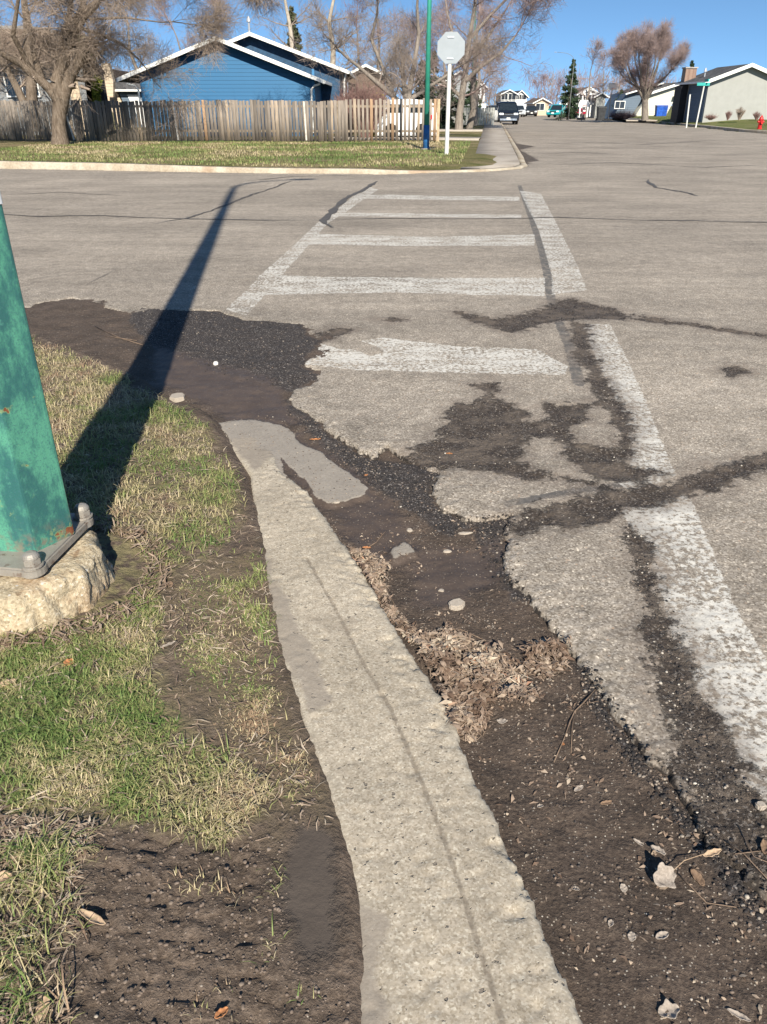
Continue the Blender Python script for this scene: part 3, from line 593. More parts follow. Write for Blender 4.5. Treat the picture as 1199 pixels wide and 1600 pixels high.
# base plate: rounded square with four lugs
def lug_outline(sz, lr):
    out = []
    for q in range(4):
        a0 = q * math.pi / 2
        cx, cy = sz * math.cos(a0), sz * math.sin(a0)
        for k in range(9):
            a = a0 - 1.35 + 2.7 * k / 8; out.append((cx + lr * math.cos(a), cy + lr * math.sin(a)))
    return out
m = MB(); PA = R(-53)
ol = lug_outline(.228, .042); c_, s_ = math.cos(PA), math.sin(PA); ol = [(x * c_ - y * s_, x * s_ + y * c_) for x, y in ol]
m.prism(ol, 0, .034, 'z'); o = m.build('base_plate', M_GALV, root, .006); o.location = (-.052, -.03, FZ)
for q in range(4):
    a = PA + q * math.pi / 2; x, y = .238 * math.cos(a) - .052, .238 * math.sin(a) - .03
    m = MB(); m.tube([(0, 0, 0), (0, 0, .007)], .034, 20); o = m.build('washer', M_GALV, root, .0015); o.location = (x, y, FZ + .0345)
    m = MB(); m.prism([(.029 * math.cos(k * math.pi / 3 + q), .029 * math.sin(k * math.pi / 3 + q)) for k in range(6)], 0, .022, 'z'); m.tube([(0, 0, .022), (0, 0, .032), (0, 0, .040), (0, 0, .044)], [.027, .026, .019, .010], 18)
    o = m.build('nut', M_GALV, root, .002); o.location = (x, y, FZ + .0420)
# curved arm and lamp head out over the street (above the frame; its shadow lies on the asphalt)
ap = [(0, 0, PTOP + FZ - .1)] + [(1.9 * (1 - math.cos(k / 8 * 1.45)), 0, PTOP + FZ + 1.0 * math.sin(k / 8 * 1.45)) for k in range(1, 9)] + [(2.3, 0, PTOP + FZ + 1.02)]
ap = [(p[0] * .55 + 0, p[0] * .25, p[2]) for p in ap]
M_GREEN2 = simple('green_paint', (.03, .22, .16), .4, var=.1)
MB().tube(ap, [.07, .06, .055, .05, .05, .045, .045, .04, .04, .04], 10).build('arm', M_GREEN2, root, smooth=True)
M_LGREY = simple('lamp_grey', (.35, .36, .36), .4)
m = MB(); m.box((0, 0, 0), (.62, .26, .12)); o = m.build('lamp_head', M_LGREY, root, .05); o.location = (ap[-1][0] + .2, ap[-1][1] + .08, ap[-1][2]); o.rotation_euler.z = .4

# ---- grass blades
def grass_mat(name, stops):
    t = Nt(name, .6, .25); a = t.attr('tone'); t.set('Base Color', t.cr(a, stops)); t.set('Subsurface Weight', 0.0)
    tr = t.n('ShaderNodeBsdfTranslucent', {'Color': (.2, .25, .06, 1)}); mx = t.n('ShaderNodeMixShader', {0: .22, 1: t.b.outputs[0], 2: tr.outputs[0]})
    t.t.links.new(t.cr(a, stops), tr.inputs[0]); t.t.links.new(mx.outputs[0], t.t.nodes['Material Output'].inputs[0]); return t.m
STOPS = [(0, (.085, .140, .040)), (.25, (.145, .215, .060)), (.42, (.225, .265, .095)), (.55, (.31, .295, .13)), (.7, (.44, .37, .21)), (.85, (.58, .49, .32)), (1, (.32, .22, .145))]
M_GRASS = grass_mat('grass_blades', STOPS)
def blades(name, P, L, W, lean, tone, zf, mat, az=None, sink=.004, rs=RS, seg=3, curl=1.0, flatz=None):
    n = len(P); az = rs.rand(n) * 2 * np.pi if az is None else az
    z0 = zf(P[:, 0], P[:, 1]) - sink; dirx, diry = np.cos(az), np.sin(az); px, py = -diry, dirx
    V = np.zeros((n, (seg + 1) * 2, 3)); ang = np.pi / 2 - lean * .35; hx = np.zeros(n); hz = np.zeros(n); side = (rs.rand(n) - .5) * .5
    sx = np.zeros(n)
    for k in range(seg + 1):
        wd = W * (1 - (k / seg) ** 1.6 * .92) * .5
        for s, sg in ((0, -1), (1, 1)):
            V[:, 2 * k + s, 0] = P[:, 0] + dirx * hx + px * (sx + sg * wd); V[:, 2 * k + s, 1] = P[:, 1] + diry * hx + py * (sx + sg * wd); V[:, 2 * k + s, 2] = z0 + hz
        st = L / seg; hx = hx + np.cos(ang) * st; hz = hz + np.sin(ang) * st; sx = sx + side * st * (k + 1) / seg * .6; ang = ang - lean * curl * .75
    V[:, :, 2] = np.maximum(V[:, :, 2], (z0 + .004)[:, None] - (np.arange((seg + 1) * 2) < 2) * .01)
    b = np.arange(n)[:, None, None] * (seg + 1) * 2; q = np.array([[2 * k, 2 * k + 1, 2 * k + 3, 2 * k + 2] for k in range(seg)])[None]
    return npmesh(name, V.reshape(-1, 3), (b + q).reshape(-1, 4), mat, attrs={'tone': np.repeat(tone, (seg + 1) * 2)}, smooth=True)
vz = lambda x, y: verge_h(x, y)[0]
def fdist(P): return np.hypot(P[:, 0] - FX, P[:, 1] - FY)
def grass_field(name, poly, n, L, W, tonef, dens, seed, lean=(.5, 1.2)):
    rs = np.random.RandomState(seed); P = in_poly(poly, n, rs)
    k = (rs.rand(len(P)) < dens(P)) & (sdf(P[:, 0], P[:, 1], poly) + .11 * fbm(P[:, 0], P[:, 1], 7, 4, 77) > .10 * rs.rand(len(P)) ** 1.5) & (fdist(P) > FR + .03) & (sdf(P[:, 0], P[:, 1], VERGE) > -.03); P = P[k]; n = len(P)
    # blades gather in tufts
    cell = .035; P = P + (np.floor(P / cell) * cell + cell * .5 - P) * .35 * rs.rand(n, 1)
    big = fbm(P[:, 0], P[:, 1], 2.4, 3, seed + 3)
    l = L * (.45 + rs.rand(n) * .9) * (1 + .5 * big); tall = rs.rand(n) < .07; l = np.where(tall, l * 1.9, l); tone = np.clip(tonef(P, rs, big), 0, 1)
    return P, l, W * (.7 + rs.rand(n) * .6), lean[0] + rs.rand(n) * (lean[1] - lean[0]), tone, rs
ALL = []
WHOLE = GP([(-700,480),(45,515),(100,534),(200,580),(330,655),(352,690),(376,740),(397,790),(408,850),(425,920),(436,1000),(458,1080),(486,1160),(510,1230),(526,1295),(430,1300),(400,1320),(300,1300),(150,1290),(115,1400),(90,1500),(70,1620),(40,1800),(-600,1800)], .05)
G_UP = GP([(-700,480),(45,515),(100,534),(200,580),(330,655),(352,690),(376,740),(385,800),(340,850),(250,880),(200,900),(-700,900)], .05)
G_LOW = GP([(-500,880),(190,880),(250,900),(262,960),(250,1010),(275,1090),(330,1140),(400,1190),(440,1250),(400,1290),(350,1310),(300,1300),(150,1290),(-500,1290)], .05)
G_CORNER = GP([(-500,1250),(160,1290),(125,1360),(135,1450),(100,1520),(110,1600),(70,1900),(-500,1900)], .05)
G_RIGHT = GP([(376,790),(408,850),(425,920),(436,1000),(444,1050),(400,1000),(370,940),(330,900),(330,850)], .05)
G_MOSS = GP([(255,900),(380,860),(430,1000),(470,1120),(515,1280),(470,1300),(400,1200),(330,1140),(262,1000)], .05)
G_SOIL = GP([(160,1290),(440,1300),(450,1400),(460,1500),(540,1530),(560,1650),(560,1800),(60,1800),(100,1520),(135,1450),(125,1360)], .02)
def patch(P, s, sc=3.0): return fbm(P[:, 0], P[:, 1], sc, 3, s)
def t_up(P, rs, big): return .53 + .5 * patch(P, 81) + .4 * patch(P, 181, 11) + .35 * (rs.rand(len(P)) - .5) + .1
def t_low(P, rs, big): return .50 + .4 * patch(P, 82) + .35 * patch(P, 182, 11) + .45 * (rs.rand(len(P)) - .4)
def t_cor(P, rs, big): return .55 + .7 * patch(P, 83, 4) + .6 * (rs.rand(len(P)) - .4)
def t_yel(P, rs, big): return .45 + .2 * patch(P, 84) + .2 * (rs.rand(len(P)) - .5)
def t_moss(P, rs, big): return .62 + .6 * patch(P, 85, 5) + .7 * (rs.rand(len(P)) - .4)
parts_ = [grass_field('g', G_UP, 110000, .046, .0034, t_up, lambda P: .55 + 1.2 * sstep(-.25, .25, patch(P, 91, 5)), 201, (.75, 1.5)),
          grass_field('g', G_LOW, 95000, .038, .0027, t_low, lambda P: .45 + 1.2 * sstep(-.2, .25, patch(P, 92, 6)), 202, (.8, 1.6)),
          grass_field('g', G_CORNER, 22000, .058, .0030, t_cor, lambda P: .2 + 1.1 * sstep(-.1, .3, patch(P, 93, 6)), 203, (.6, 1.5)),
          grass_field('g', G_RIGHT, 3500, .030, .0034, t_yel, lambda P: sstep(-.15, .35, patch(P, 94, 7)), 204, (.5, 1.2)),
          grass_field('g', G_MOSS, 24000, .020, .0026, t_moss, lambda P: .15 + sstep(0, .4, patch(P, 95, 8)), 205, (.7, 1.3)),
          grass_field('g', G_SOIL, 2600, .028, .0024, t_moss, lambda P: sstep(.05, .35, patch(P, 96, 9)), 206, (.7, 1.3))]
def cat_field(name, ps, mat, label):
    P = np.concatenate([p[0] for p in ps]); L = np.concatenate([p[1] for p in ps]); W = np.concatenate([p[2] for p in ps]); le = np.concatenate([p[3] for p in ps]); to = np.concatenate([p[4] for p in ps])
    return tag(blades(name, P, L, W, le, to, vz, mat), label, 'grass', kind='stuff')
cat_field('grass', parts_, M_GRASS, 'patchy spring grass mixed green and straw coloured on the near corner')
# straw and dead thatch lying flat
def shards(name, P, L, W, tone, zf, mat, rs, lift=.006, tilt=.35, label=None, cat='litter', az=None):
    n = len(P); az = rs.rand(n) * 2 * np.pi if az is None else az; z = zf(P[:, 0], P[:, 1]) + lift * rs.rand(n) ** 1.5 + .001
    d = np.stack([np.cos(az), np.sin(az), (rs.rand(n) - .5) * tilt], 1); p = np.stack([-np.sin(az), np.cos(az), (rs.rand(n) - .5) * .8], 1)
    C = np.c_[P, z]; bend = (rs.rand(n, 1) - .5) * .5; V = np.zeros((n, 6, 3))
    for k, (u_, w_, b_) in enumerate(((-1, .35, 0), (-1, -.35, 0), (0, 1, 1), (0, -1, 1), (1, .12, 0), (1, -.12, 0))):
        V[:, k] = C + d * (L[:, None] * .5 * u_) + p * (W[:, None] * .5 * w_) + p * (L[:, None] * bend * b_ * .5) + np.array([0, 0, 1]) * (b_ * W[:, None] * .3)
    q = np.array([[0, 1, 3, 2], [2, 3, 5, 4]])[None] + np.arange(n)[:, None, None] * 6
    return tag(npmesh(name, V.reshape(-1, 3), q.reshape(-1, 4), mat, attrs={'tone': np.repeat(tone, 6)}), label, cat, kind='stuff')
t = Nt('dead_litter', .85, .15); c = t.cr(t.attr('tone'), [(0, (.045, .030, .022)), (.3, (.13, .085, .060)), (.55, (.24, .175, .13)), (.75, (.34, .265, .20)), (.9, (.48, .40, .30)), (1, (.40, .20, .12))]); t.set('Base Color', t.mul(c, t.ramp(t.noise(60, 4), .3, .7, .8, 1.2))); M_LIT = t.m
rs = np.random.RandomState(301)
P = np.concatenate([in_poly(WHOLE, 40000, rs), in_poly(G_CORNER, 12000, rs)]); k = (rs.rand(len(P)) < .2 + sstep(-.1, .4, patch(P, 97, 4))) & (fdist(P) > FR + .02); P = P[k]; n = len(P)
shards('thatch', P, .02 + .05 * rs.rand(n) ** 2, .002 + .003 * rs.rand(n), np.clip(.35 + .55 * rs.rand(n), 0, 1), vz, M_LIT, rs, .015, .5, 'straw coloured dead thatch lying between the grass blades', 'thatch')
# matted leaves and straw washed against the kerb
MAT = [(GP([(655,985),(700,975),(760,1000),(800,1020),(830,1060),(850,1085),(820,1100),(770,1085),(740,1075),(700,1060),(660,1030)]), 2600), (GP([(690,1075),(730,1060),(765,1085),(760,1120),(735,1145),(710,1130)]), 1500),
       (GP([(820,1010),(850,990),(890,1000),(885,1035),(850,1050),(828,1040)]), 900), (GP([(545,850),(575,862),(605,880),(600,925),(630,960),(665,985),(650,1000),(615,965),(580,905)]), 1300)]
PP, TT, LL = [], [], []
for i, (pl, cnt) in enumerate(MAT):
    p = in_poly(pl, cnt, rs); PP.append(p); TT.append(np.clip(.62 + .5 * patch(p, 98, 14) + .4 * (rs.rand(cnt) - .5), 0, 1)); LL.append((.010 + .035 * rs.rand(cnt) ** 2.2))
P = np.concatenate(PP); L_ = np.concatenate(LL); n = len(P)
P = P + (rs.rand(n, 2) - .5) * .03
shards('leaf_mat', P, L_, .0025 + .013 * rs.rand(n) ** 2.5, np.concatenate(TT), lambda x, y: surf_top(x, y) + .045 * np.clip(fbm(x, y, 13, 3, 99) + .25, 0, 1), M_LIT, rs, .016, .8, 'matted tan leaves and straw washed against the gutter edge', 'leaf litter')
# thin scatter of litter over the gutter dirt, and dead roots at the foot of the footing
DIRTP = GP([(640,960),(700,940),(830,940),(900,1040),(990,1170),(1080,1290),(1199,1420),(1240,1640),(960,1640),(850,1400),(760,1200),(690,1050)])
P = np.concatenate([in_poly(DIRTP, 1100, rs), in_poly(GP([(1080,1290),(1199,1300),(1230,1440),(1120,1360)]), 160, rs), in_poly(GP([(560,820),(760,800),(830,900),(700,950),(620,930)]), 260, rs)])
n = len(P); k = patch(P, 100, 6) + .3 * rs.rand(n) > .05; P = P[k]; n = len(P)
shards('leaf_scraps', P, .006 + .018 * rs.rand(n) ** 2.5, .003 + .008 * rs.rand(n) ** 2, np.clip(.25 + .6 * rs.rand(n), 0, 1), surf_top, M_LIT, rs, .004, .5, 'small torn scraps of dead leaf strewn over the gutter dirt', 'leaf litter')
a = rs.rand(1400) * 2 * np.pi; rad = FR + .03 + .09 * rs.rand(1400); P = np.stack([FX + rad * np.cos(a), FY + rad * np.sin(a)], 1)
shards('dead_roots', P, .02 + .06 * rs.rand(1400), .003 + .005 * rs.rand(1400), np.clip(.3 + .45 * rs.rand(1400), 0, 1), vz, M_LIT, rs, .03, .9, 'brown dead roots and stems round the foot of the concrete footing', 'dead stems')
# ---- gravel and crumbs
IC = []; ph = (1 + 5 ** .5) / 2
for v in ((-1, ph, 0), (1, ph, 0), (-1, -ph, 0), (1, -ph, 0), (0, -1, ph), (0, 1, ph), (0, -1, -ph), (0, 1, -ph), (ph, 0, -1), (ph, 0, 1), (-ph, 0, -1), (-ph, 0, 1)): IC.append(np.array(v) / math.hypot(1, ph))
IC = np.array(IC); IF = np.array([(0, 11, 5), (0, 5, 1), (0, 1, 7), (0, 7, 10), (0, 10, 11), (1, 5, 9), (5, 11, 4), (11, 10, 2), (10, 7, 6), (7, 1, 8), (3, 9, 4), (3, 4, 2), (3, 2, 6), (3, 6, 8), (3, 8, 9), (4, 9, 5), (2, 4, 11), (6, 2, 10), (8, 6, 7), (9, 8, 1)])
def pebbles(name, P, r, tone, mat, rs, label, sink=.25):
    n = len(P); z = surf_top(P[:, 0], P[:, 1]); S = np.stack([1 + .5 * rs.rand(n), .8 + .4 * rs.rand(n), .5 + .35 * rs.rand(n)], 1); a = rs.rand(n) * 6.28
    V = IC[None] * (1 + .35 * (rs.rand(n, 12, 1) - .5)) * S[:, None] * r[:, None, None]
    c, s = np.cos(a)[:, None], np.sin(a)[:, None]; X = V[:, :, 0] * c - V[:, :, 1] * s; Y = V[:, :, 0] * s + V[:, :, 1] * c
    V = np.stack([X + P[:, :1], Y + P[:, 1:], V[:, :, 2] + (z + r * (.5 - sink))[:, None]], 2)
    q = IF[None] + np.arange(n)[:, None, None] * 12
    return tag(npmesh(name, V.reshape(-1, 3), q.reshape(-1, 3), mat, attrs={'tone': np.repeat(tone, 12)}), label, 'gravel', kind='stuff')
t = Nt('gravel', .85, .3); c = t.cr(t.attr('tone'), [(0, (.014, .013, .014)), (.55, (.04, .034, .032)), (.75, (.15, .114, .09)), (.88, (.24, .205, .17)), (1, (.46, .42, .36))]); t.set('Base Color', t.mul(c, t.ramp(t.noise(120, 3), .3, .7, .75, 1.25))); M_GRAV = t.m
rs = np.random.RandomState(401)
GR = [(BLACK[0], 3600, .0045, .0), (BLACK[1], 2600, .0042, .0), (BLACK[2], 700, .005, 0), (BLACK[3], 1900, .0042, .0), (STAIN[2], 1500, .0032, .1), (STAIN[4], 500, .0035, .25), (STAIN[6], 450, .0035, .3), (STAIN[7], 2400, .0036, .1), (STAIN[0], 200, .004, .0)]
PP, RR, TT = [], [], []
for pl, cnt, r0, ts in GR:
    p = in_poly(pl, cnt, rs); p = p + rs.randn(cnt, 2) * .018; w_ = rs.rand(cnt) < .35 + .8 * sstep(-.2, .3, patch(p, 101, 9)); p = p[w_]; k = len(p)
    PP.append(p); RR.append(r0 * (.35 + 1.1 * rs.rand(k) ** 3)); TT.append(np.clip(ts + rs.rand(k) ** 1.7 * .92, 0, 1))
p = in_poly(GP([(340,650),(640,960),(850,1450),(1199,1640),(1240,1400),(900,1020),(790,830),(640,735),(450,640)]), 2600, rs); PP.append(p); RR.append(.0016 + .003 * rs.rand(2600) ** 4); TT.append(.55 + .3 * rs.rand(2600) + .15 * (rs.rand(2600) < .08))
p = in_poly(G_SOIL, 900, rs); PP.append(p); RR.append(.0015 + .003 * rs.rand(900) ** 4); TT.append(.60 + .22 * rs.rand(900) + .15 * (rs.rand(900) < .06))
for pl, cnt in ((G_SOIL, 1500), (DIRTP, 600), (MOSS, 700)): p = in_poly(pl, cnt, rs); PP.append(p); RR.append(.0016 + .0036 * rs.rand(cnt) ** 4); TT.append(.70 + .09 * rs.rand(cnt))
pebbles('gravel', np.concatenate(PP), np.concatenate(RR), np.concatenate(TT), M_GRAV, rs, 'dark crumbs of broken asphalt and small stones along the gutter', .45)
# ---- loose chunks of concrete and asphalt
t = Nt('pale_chunk', .9, .2); t.set('Base Color', t.mul(t.mix(t.noise(60, 5), (.26, .22, .18), (.42, .37, .31)), t.ramp(t.vor(150), 0, .6, .8, 1.1))); t.set('Normal', t.bump(t.noise(90, 4), .6, .003)); M_CHUNK = t.m
def chunk(u, v, w, h, label, th=.014, seed=1, pts=7, name='concrete_chip', mat=None):
    cx, cy = G(u, v, -.03); rs = np.random.RandomState(seed); m = MB(); q = []
    for k in range(pts):
        a = 2 * math.pi * (k + rs.rand() * .5) / pts; q.append((w * math.cos(a) * (.75 + .4 * rs.rand()), h * math.sin(a) * (.75 + .4 * rs.rand())))
    m.prism(q, 0, th, 'z'); o = m.build(name, mat or M_CHUNK, None, min(.004, th * .35)); z = float(surf_top([cx], [cy])[0])
    o.location = (cx, cy, z - th * .25); o.rotation_euler = (rs.rand() * .12 - .06, rs.rand() * .12 - .06, 0); return tag(o, label, 'stone', 'loose chips on the broken gutter')
chunk(712, 946, .036, .030, 'pale rounded concrete chip on the dark gutter dirt, beside the leaf mat', .022, 3)
chunk(698, 862, .020, .012, 'small grey chip between the pale silt triangle and the broken asphalt edge', .010, 5)
chunk(640, 828, .014, .016, 'small white stone just above the pale triangle of silt', .010, 6)
chunk(727, 834, .034, .010, 'long narrow pale chip lying by the asphalt edge', .008, 8)
chunk(338, 577, .020, .026, 'bright white stone on the dark gravel near the lamp post shadow', .02, 9, mat=simple('white_stone', (.7, .68, .64), .8, var=.1))
chunk(279, 626, .050, .075, 'tan concrete lump at the grass edge where the shadow of the post begins', .03, 10)
chunk(526, 790, .018, .012, 'little tan chip beside the smooth silt patch', .008, 12)
chunk(690, 921, .014, .010, 'flat grey flake of stone just up the gutter from the rounded chip', .006, 13)
chunk(1185, 1272, .014, .014, 'round white pebble at the lower end of the white line', .016, 14)
# ---- single dead leaves
M_LEAF = []
for nm, a, b in (('grey_leaf', (.22, .185, .155), (.33, .285, .245)), ('tan_leaf', (.30, .205, .13), (.44, .33, .23)), ('rust_leaf', (.30, .12, .05), (.42, .20, .09)), ('brown_leaf', (.14, .09, .06), (.22, .15, .10))):
    t = Nt(nm, .8, .2); t.set('Base Color', t.mul(t.mix(t.noise(40, 5), a, b), t.ramp(t.noise(160, 3), .3, .7, .8, 1.15))); t.set('Normal', t.bump(t.noise(90, 4), .7, .004)); M_LEAF.append(t.m)
def leaf(u, v, L, W, rot, label, mt=0, curl=.5, lobes=0, seed=0, zref=-.03, lift=0.0, stem=0, group='dead leaves in the gutter', asp=0):
    x0, y0 = G(u, v, zref); rs = np.random.RandomState(seed); nu, nv = 15, 9; V = []
    for i in range(nu):
        s = i / (nu - 1); w_ = W * .5 * (math.sin(math.pi * min(1, s * .96 + .03)) ** .7) * (1 + (.17 * math.sin(s * lobes * 6.28 + 1) if lobes else 0)) * (1 + .15 * (rs.rand() - .5))
        for j in range(nv):
            q = (j / (nv - 1) - .5) * 2; x = (s - .5) * L; y = q * w_
            z = curl * (q * q) * w_ * .75 + curl * L * .35 * (s - .5) ** 2 + .10 * W * float(fbm(x * 1.0 + seed * 3, y, 1 / max(W, .01) * 1.2, 3, seed)) + .06 * W * math.sin(s * 19 + q * 3) * abs(q)
            V.append((x, y, z))
    V = np.array(V); F = [[i * nv + j, (i + 1) * nv + j, (i + 1) * nv + j + 1, i * nv + j + 1] for i in range(nu - 1) for j in range(nv - 1)]
    o = npmesh('dead_leaf', V, F, M_LEAF[mt], smooth=True)
    md = o.modifiers.new('t', 'SOLIDIFY'); md.thickness = .0012
    xs_ = x0 + math.cos(rot) * np.linspace(-.5, .5, 5) * L; ys_ = y0 + math.sin(rot) * np.linspace(-.5, .5, 5) * L; z = float(surf_top(xs_, ys_).max())
    o.location = (x0, y0, z - V[:, 2].min() * .6 + lift); o.rotation_euler = ((rs.rand() - .5) * .5 + asp, (rs.rand() - .5) * .3, rot)
    if stem:
        sm_ = MB().tube([(L * .5 - .004, 0, .004), (L * .5 + stem * .4, .006, .003), (L * .5 + stem, -.004, .0)], [.0012, .001, .0007], 5); s2 = sm_.build('stem', M_LEAF[1], o)
    return tag(o, label, 'leaf', group)
leaf(1036, 1372, .060, .052, .5, 'largest grey dead leaf standing up off the gutter dirt, with a long stem', 0, .7, 2, 1, lift=.012, stem=.10, asp=.5)
leaf(1028, 1330, .038, .018, 2.4, 'grey leaf fold just above the largest grey leaf', 0, .8, 0, 2, lift=.012)
leaf(1000, 1312, .032, .010, 2.5, 'narrow grey leaf tip farthest up from the largest leaf', 0, .5, 0, 3)
leaf(975, 1385, .020, .017, 1.6, 'round pale leaf left of the largest grey leaf', 0, .4, 0, 4)
leaf(988, 1462, .022, .017, 1.2, 'round pale leaf below the largest grey leaf', 0, .5, 0, 5)
leaf(900, 1385, .018, .013, 2.8, 'small round tan leaf beside the kerb slab edge, left of the leaf cluster', 0, .6, 0, 6)
leaf(1110, 1343, .050, .014, .3, 'orange brown curled leaf near the black rubble at the right', 1, .9, 3, 7, lift=.004)
leaf(1090, 1370, .044, .020, 1.9, 'brown curled leaf in the tangle of stems at the right', 3, .9, 0, 8)
leaf(1035, 1460, .034, .016, .4, 'folded grey leaf at the end of a thin stem', 0, .8, 0, 9)
leaf(955, 1440, .018, .012, 1.0, 'small upright leaf scrap left of the two round leaves', 0, .8, 0, 10)
leaf(1046, 1578, .044, .030, .2, 'pale crumpled leaf at the bottom edge of the photo', 0, .7, 2, 11)
leaf(1155, 1585, .044, .012, 2.6, 'narrow pale leaf at the bottom right', 0, .6, 0, 12)
leaf(1190, 1335, .040, .016, 1.2, 'curled brown leaf under the right edge rubble', 3, .9, 0, 13)
leaf(573, 856, .034, .016, .1, 'rust orange leaf at the top end of the leaf mat by the kerb slab', 2, .6, 0, 14)
leaf(572, 745, .020, .018, .6, 'small reddish leaf at the tip of the smooth silt', 2, .4, 0, 15)
leaf(493, 690, .060, .018, .2, 'rusty broken leaf above the smooth silt', 2, .6, 2, 16)
leaf(702, 714, .034, .014, 2.9, 'pink tan leaf on the dark rubble in the middle of the hole', 2, .4, 2, 17)
leaf(785, 1125, .020, .030, 1.4, 'pale ragged leaf right of the lower leaf mat', 0, .5, 0, 18)
leaf(722, 1010, .030, .016, .2, 'grey brown leaf on the upper leaf mat', 0, .5, 0, 19, lift=.008)
leaf(858, 1062, .012, .016, 1, 'tiny leaf below the right hand leaf mat', 0, .5, 0, 20)
leaf(905, 1228, .034, .012, .6, 'thin grey leaf lying halfway down the gutter dirt', 0, .8, 0, 21)
leaf(845, 1255, .018, .012, .4, 'small grey leaf nearest the kerb slab halfway down', 0, .7, 0, 22)
leaf(948, 1250, .034, .010, .3, 'dark curled leaf on the dirt right of the thin grey leaf', 3, .9, 0, 23)
leaf(880, 1160, .010, .010, .3, 'tiny pale leaf under the forked twig', 2, .6, 0, 24)
for i, (u, v, L, W, rt, lb, mt) in enumerate([(8, 1382, .040, .026, .2, 'smooth tan leaf at the left edge by the bare soil', 1), (30, 1352, .040, .034, 1.2, 'upright tan curled leaf above the smooth one at the left edge', 1), (70, 1580, .050, .024, 1.7, 'orange tan leaf at the bottom left of the straw', 1), (12, 1070, .05, .03, .6, 'tan leaf at the left edge below the footing', 1), (108, 1035, .040, .026, 1.1, 'brown leaf in front of the footing', 2),
        (118, 1325, .035, .022, .8, 'grey leaf at the edge of the grass and bare soil', 0), (262, 1000, .05, .012, .5, 'white shred of leaf on the soil right of the footing', 0), (108, 1185, .018, .008, 2.8, 'white scrap in the green grass below the footing', 0), (145, 1437, .07, .018, 2.7, 'long ochre leaf lying on the bare soil', 1), (345, 1575, .03, .016, .8, 'reddish leaf at the lower edge of the bare soil', 2), (265, 905, .035, .02, 2.0, 'grey brown leaf on the soil beyond the footing', 3)]):
    leaf(u, v, L, W, rt, lb, mt, .7, 0, 40 + i, zref=.05, lift=.006, group='dead leaves in the grass')
# ---- twigs
M_TWIG = simple('twig_bark', (.17, .12, .085), .8, sc=40)
def twig(lines, label, z0=-.03):
    m = MB()
    for ln, r0 in lines:
        p = [G(u, v, z0) for u, v in ln]; z = surf_top([q[0] for q in p], [q[1] for q in p]); m.tube([(q[0], q[1], float(zz) + r0 + .004 * (i % 2)) for i, (q, zz) in enumerate(zip(p, z))], [r0 * (1 - .6 * i / len(p)) for i in range(len(p))], 6)
    return tag(m.build('twig', M_TWIG, None, smooth=True), label, 'twig', 'dry twigs on the gutter dirt')
twig([([(930,1080),(912,1100),(898,1112),(890,1130),(882,1152),(866,1190)], .0024), ([(898,1112),(894,1140),(893,1175)], .0015), ([(898,1112),(885,1108)], .001), ([(912,1100),(935,1100)], .001)], 'forked dry twig lying on the gutter dirt below the leaf mats')
twig([([(1060,1362),(1080,1385),(1105,1408),(1150,1420)], .0018), ([(1105,1408),(1098,1400)], .001)], 'thin curved stem right of the largest leaf')
twig([([(570,858),(588,848),(598,835),(604,830)], .002)], 'short pale twig at the puddle above the pale silt triangle')
twig([([(1130,1320),(1160,1345),(1199,1390)], .002), ([(1150,1300),(1175,1350),(1199,1362)], .0016), ([(1145,1345),(1190,1340)], .0013)], 'tangle of brown stems at the right edge')
twig([([(560,845),(640,985),(700,990)], .0012), ([(655,990),(720,984),(760,1000)], .0018)], 'long brown stem lying across the leaf mat')
twig([([(150,515),(190,535),(225,545)], .004), ([(165,530),(215,538)], .003)], 'dry straw stalk on the dirt at the far grass edge')
# ================================================================== BEYOND THE STREET
# ---- materials
def siding(name, a, gap=.19, dark=.55, axis_i=2):
    t = Nt(name, .55, .3); z = t.xyz()[axis_i]; f = t.math('FRACT', t.math('DIVIDE', z, gap)); c = t.mul(t.mix(t.noise(1.2, 4), a, tuple(x * .88 for x in a)), t.ramp(f, .0, .10, dark, 1.0)); t.set('Base Color', c)
    t.set('Normal', t.bump(t.math('MULTIPLY', f, -1.0), 1, gap * .12)); return t.m
M_BLUE = siding('blue_siding', (.018, .115, .25), .17, .45); M_GREYS = siding('grey_siding', (.22, .23, .24), .22); M_GREYW = simple('grey_stucco', (.30, .305, .29), .9, var=.04, sc=2)
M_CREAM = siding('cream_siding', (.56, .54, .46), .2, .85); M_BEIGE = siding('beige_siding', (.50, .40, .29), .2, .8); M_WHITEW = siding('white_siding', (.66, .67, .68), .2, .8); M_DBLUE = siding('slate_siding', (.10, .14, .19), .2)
M_FASCIA = simple('white_trim', (.74, .74, .72), .5, var=.05); M_SOFF = simple('soffit', (.30, .30, .30), .8, var=.1)
t = Nt('roof_shingle', .95, .1); sh_ = t.n('ShaderNodeSeparateColor', {0: t.vor(4, 'Color')}).outputs; t.set('Base Color', t.mul(t.mix(sh_[0], (.055, .056, .06), (.11, .11, .115)), t.ramp(t.noise(9, 5), .3, .7, .8, 1.2))); M_ROOF = t.m
M_ROOFB = simple('brown_shingle', (.13, .095, .075), .95, sc=12)
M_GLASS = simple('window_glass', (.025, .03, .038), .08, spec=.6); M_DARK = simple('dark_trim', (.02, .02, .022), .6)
t = Nt('brick', .9, .15); t.set('Base Color', t.n('ShaderNodeTexBrick', {'Vector': t.co, 'Color1': (.19, .12, .095, 1), 'Color2': (.26, .18, .14, 1), 'Mortar': (.32, .29, .26, 1), 'Scale': 4.5}).outputs[0]); M_BRICK = t.m
M_DOORW = simple('white_door', (.72, .72, .72), .5, var=.04)
M_ALU = simple('aluminium', (.55, .56, .57), .35, .6, var=.08)
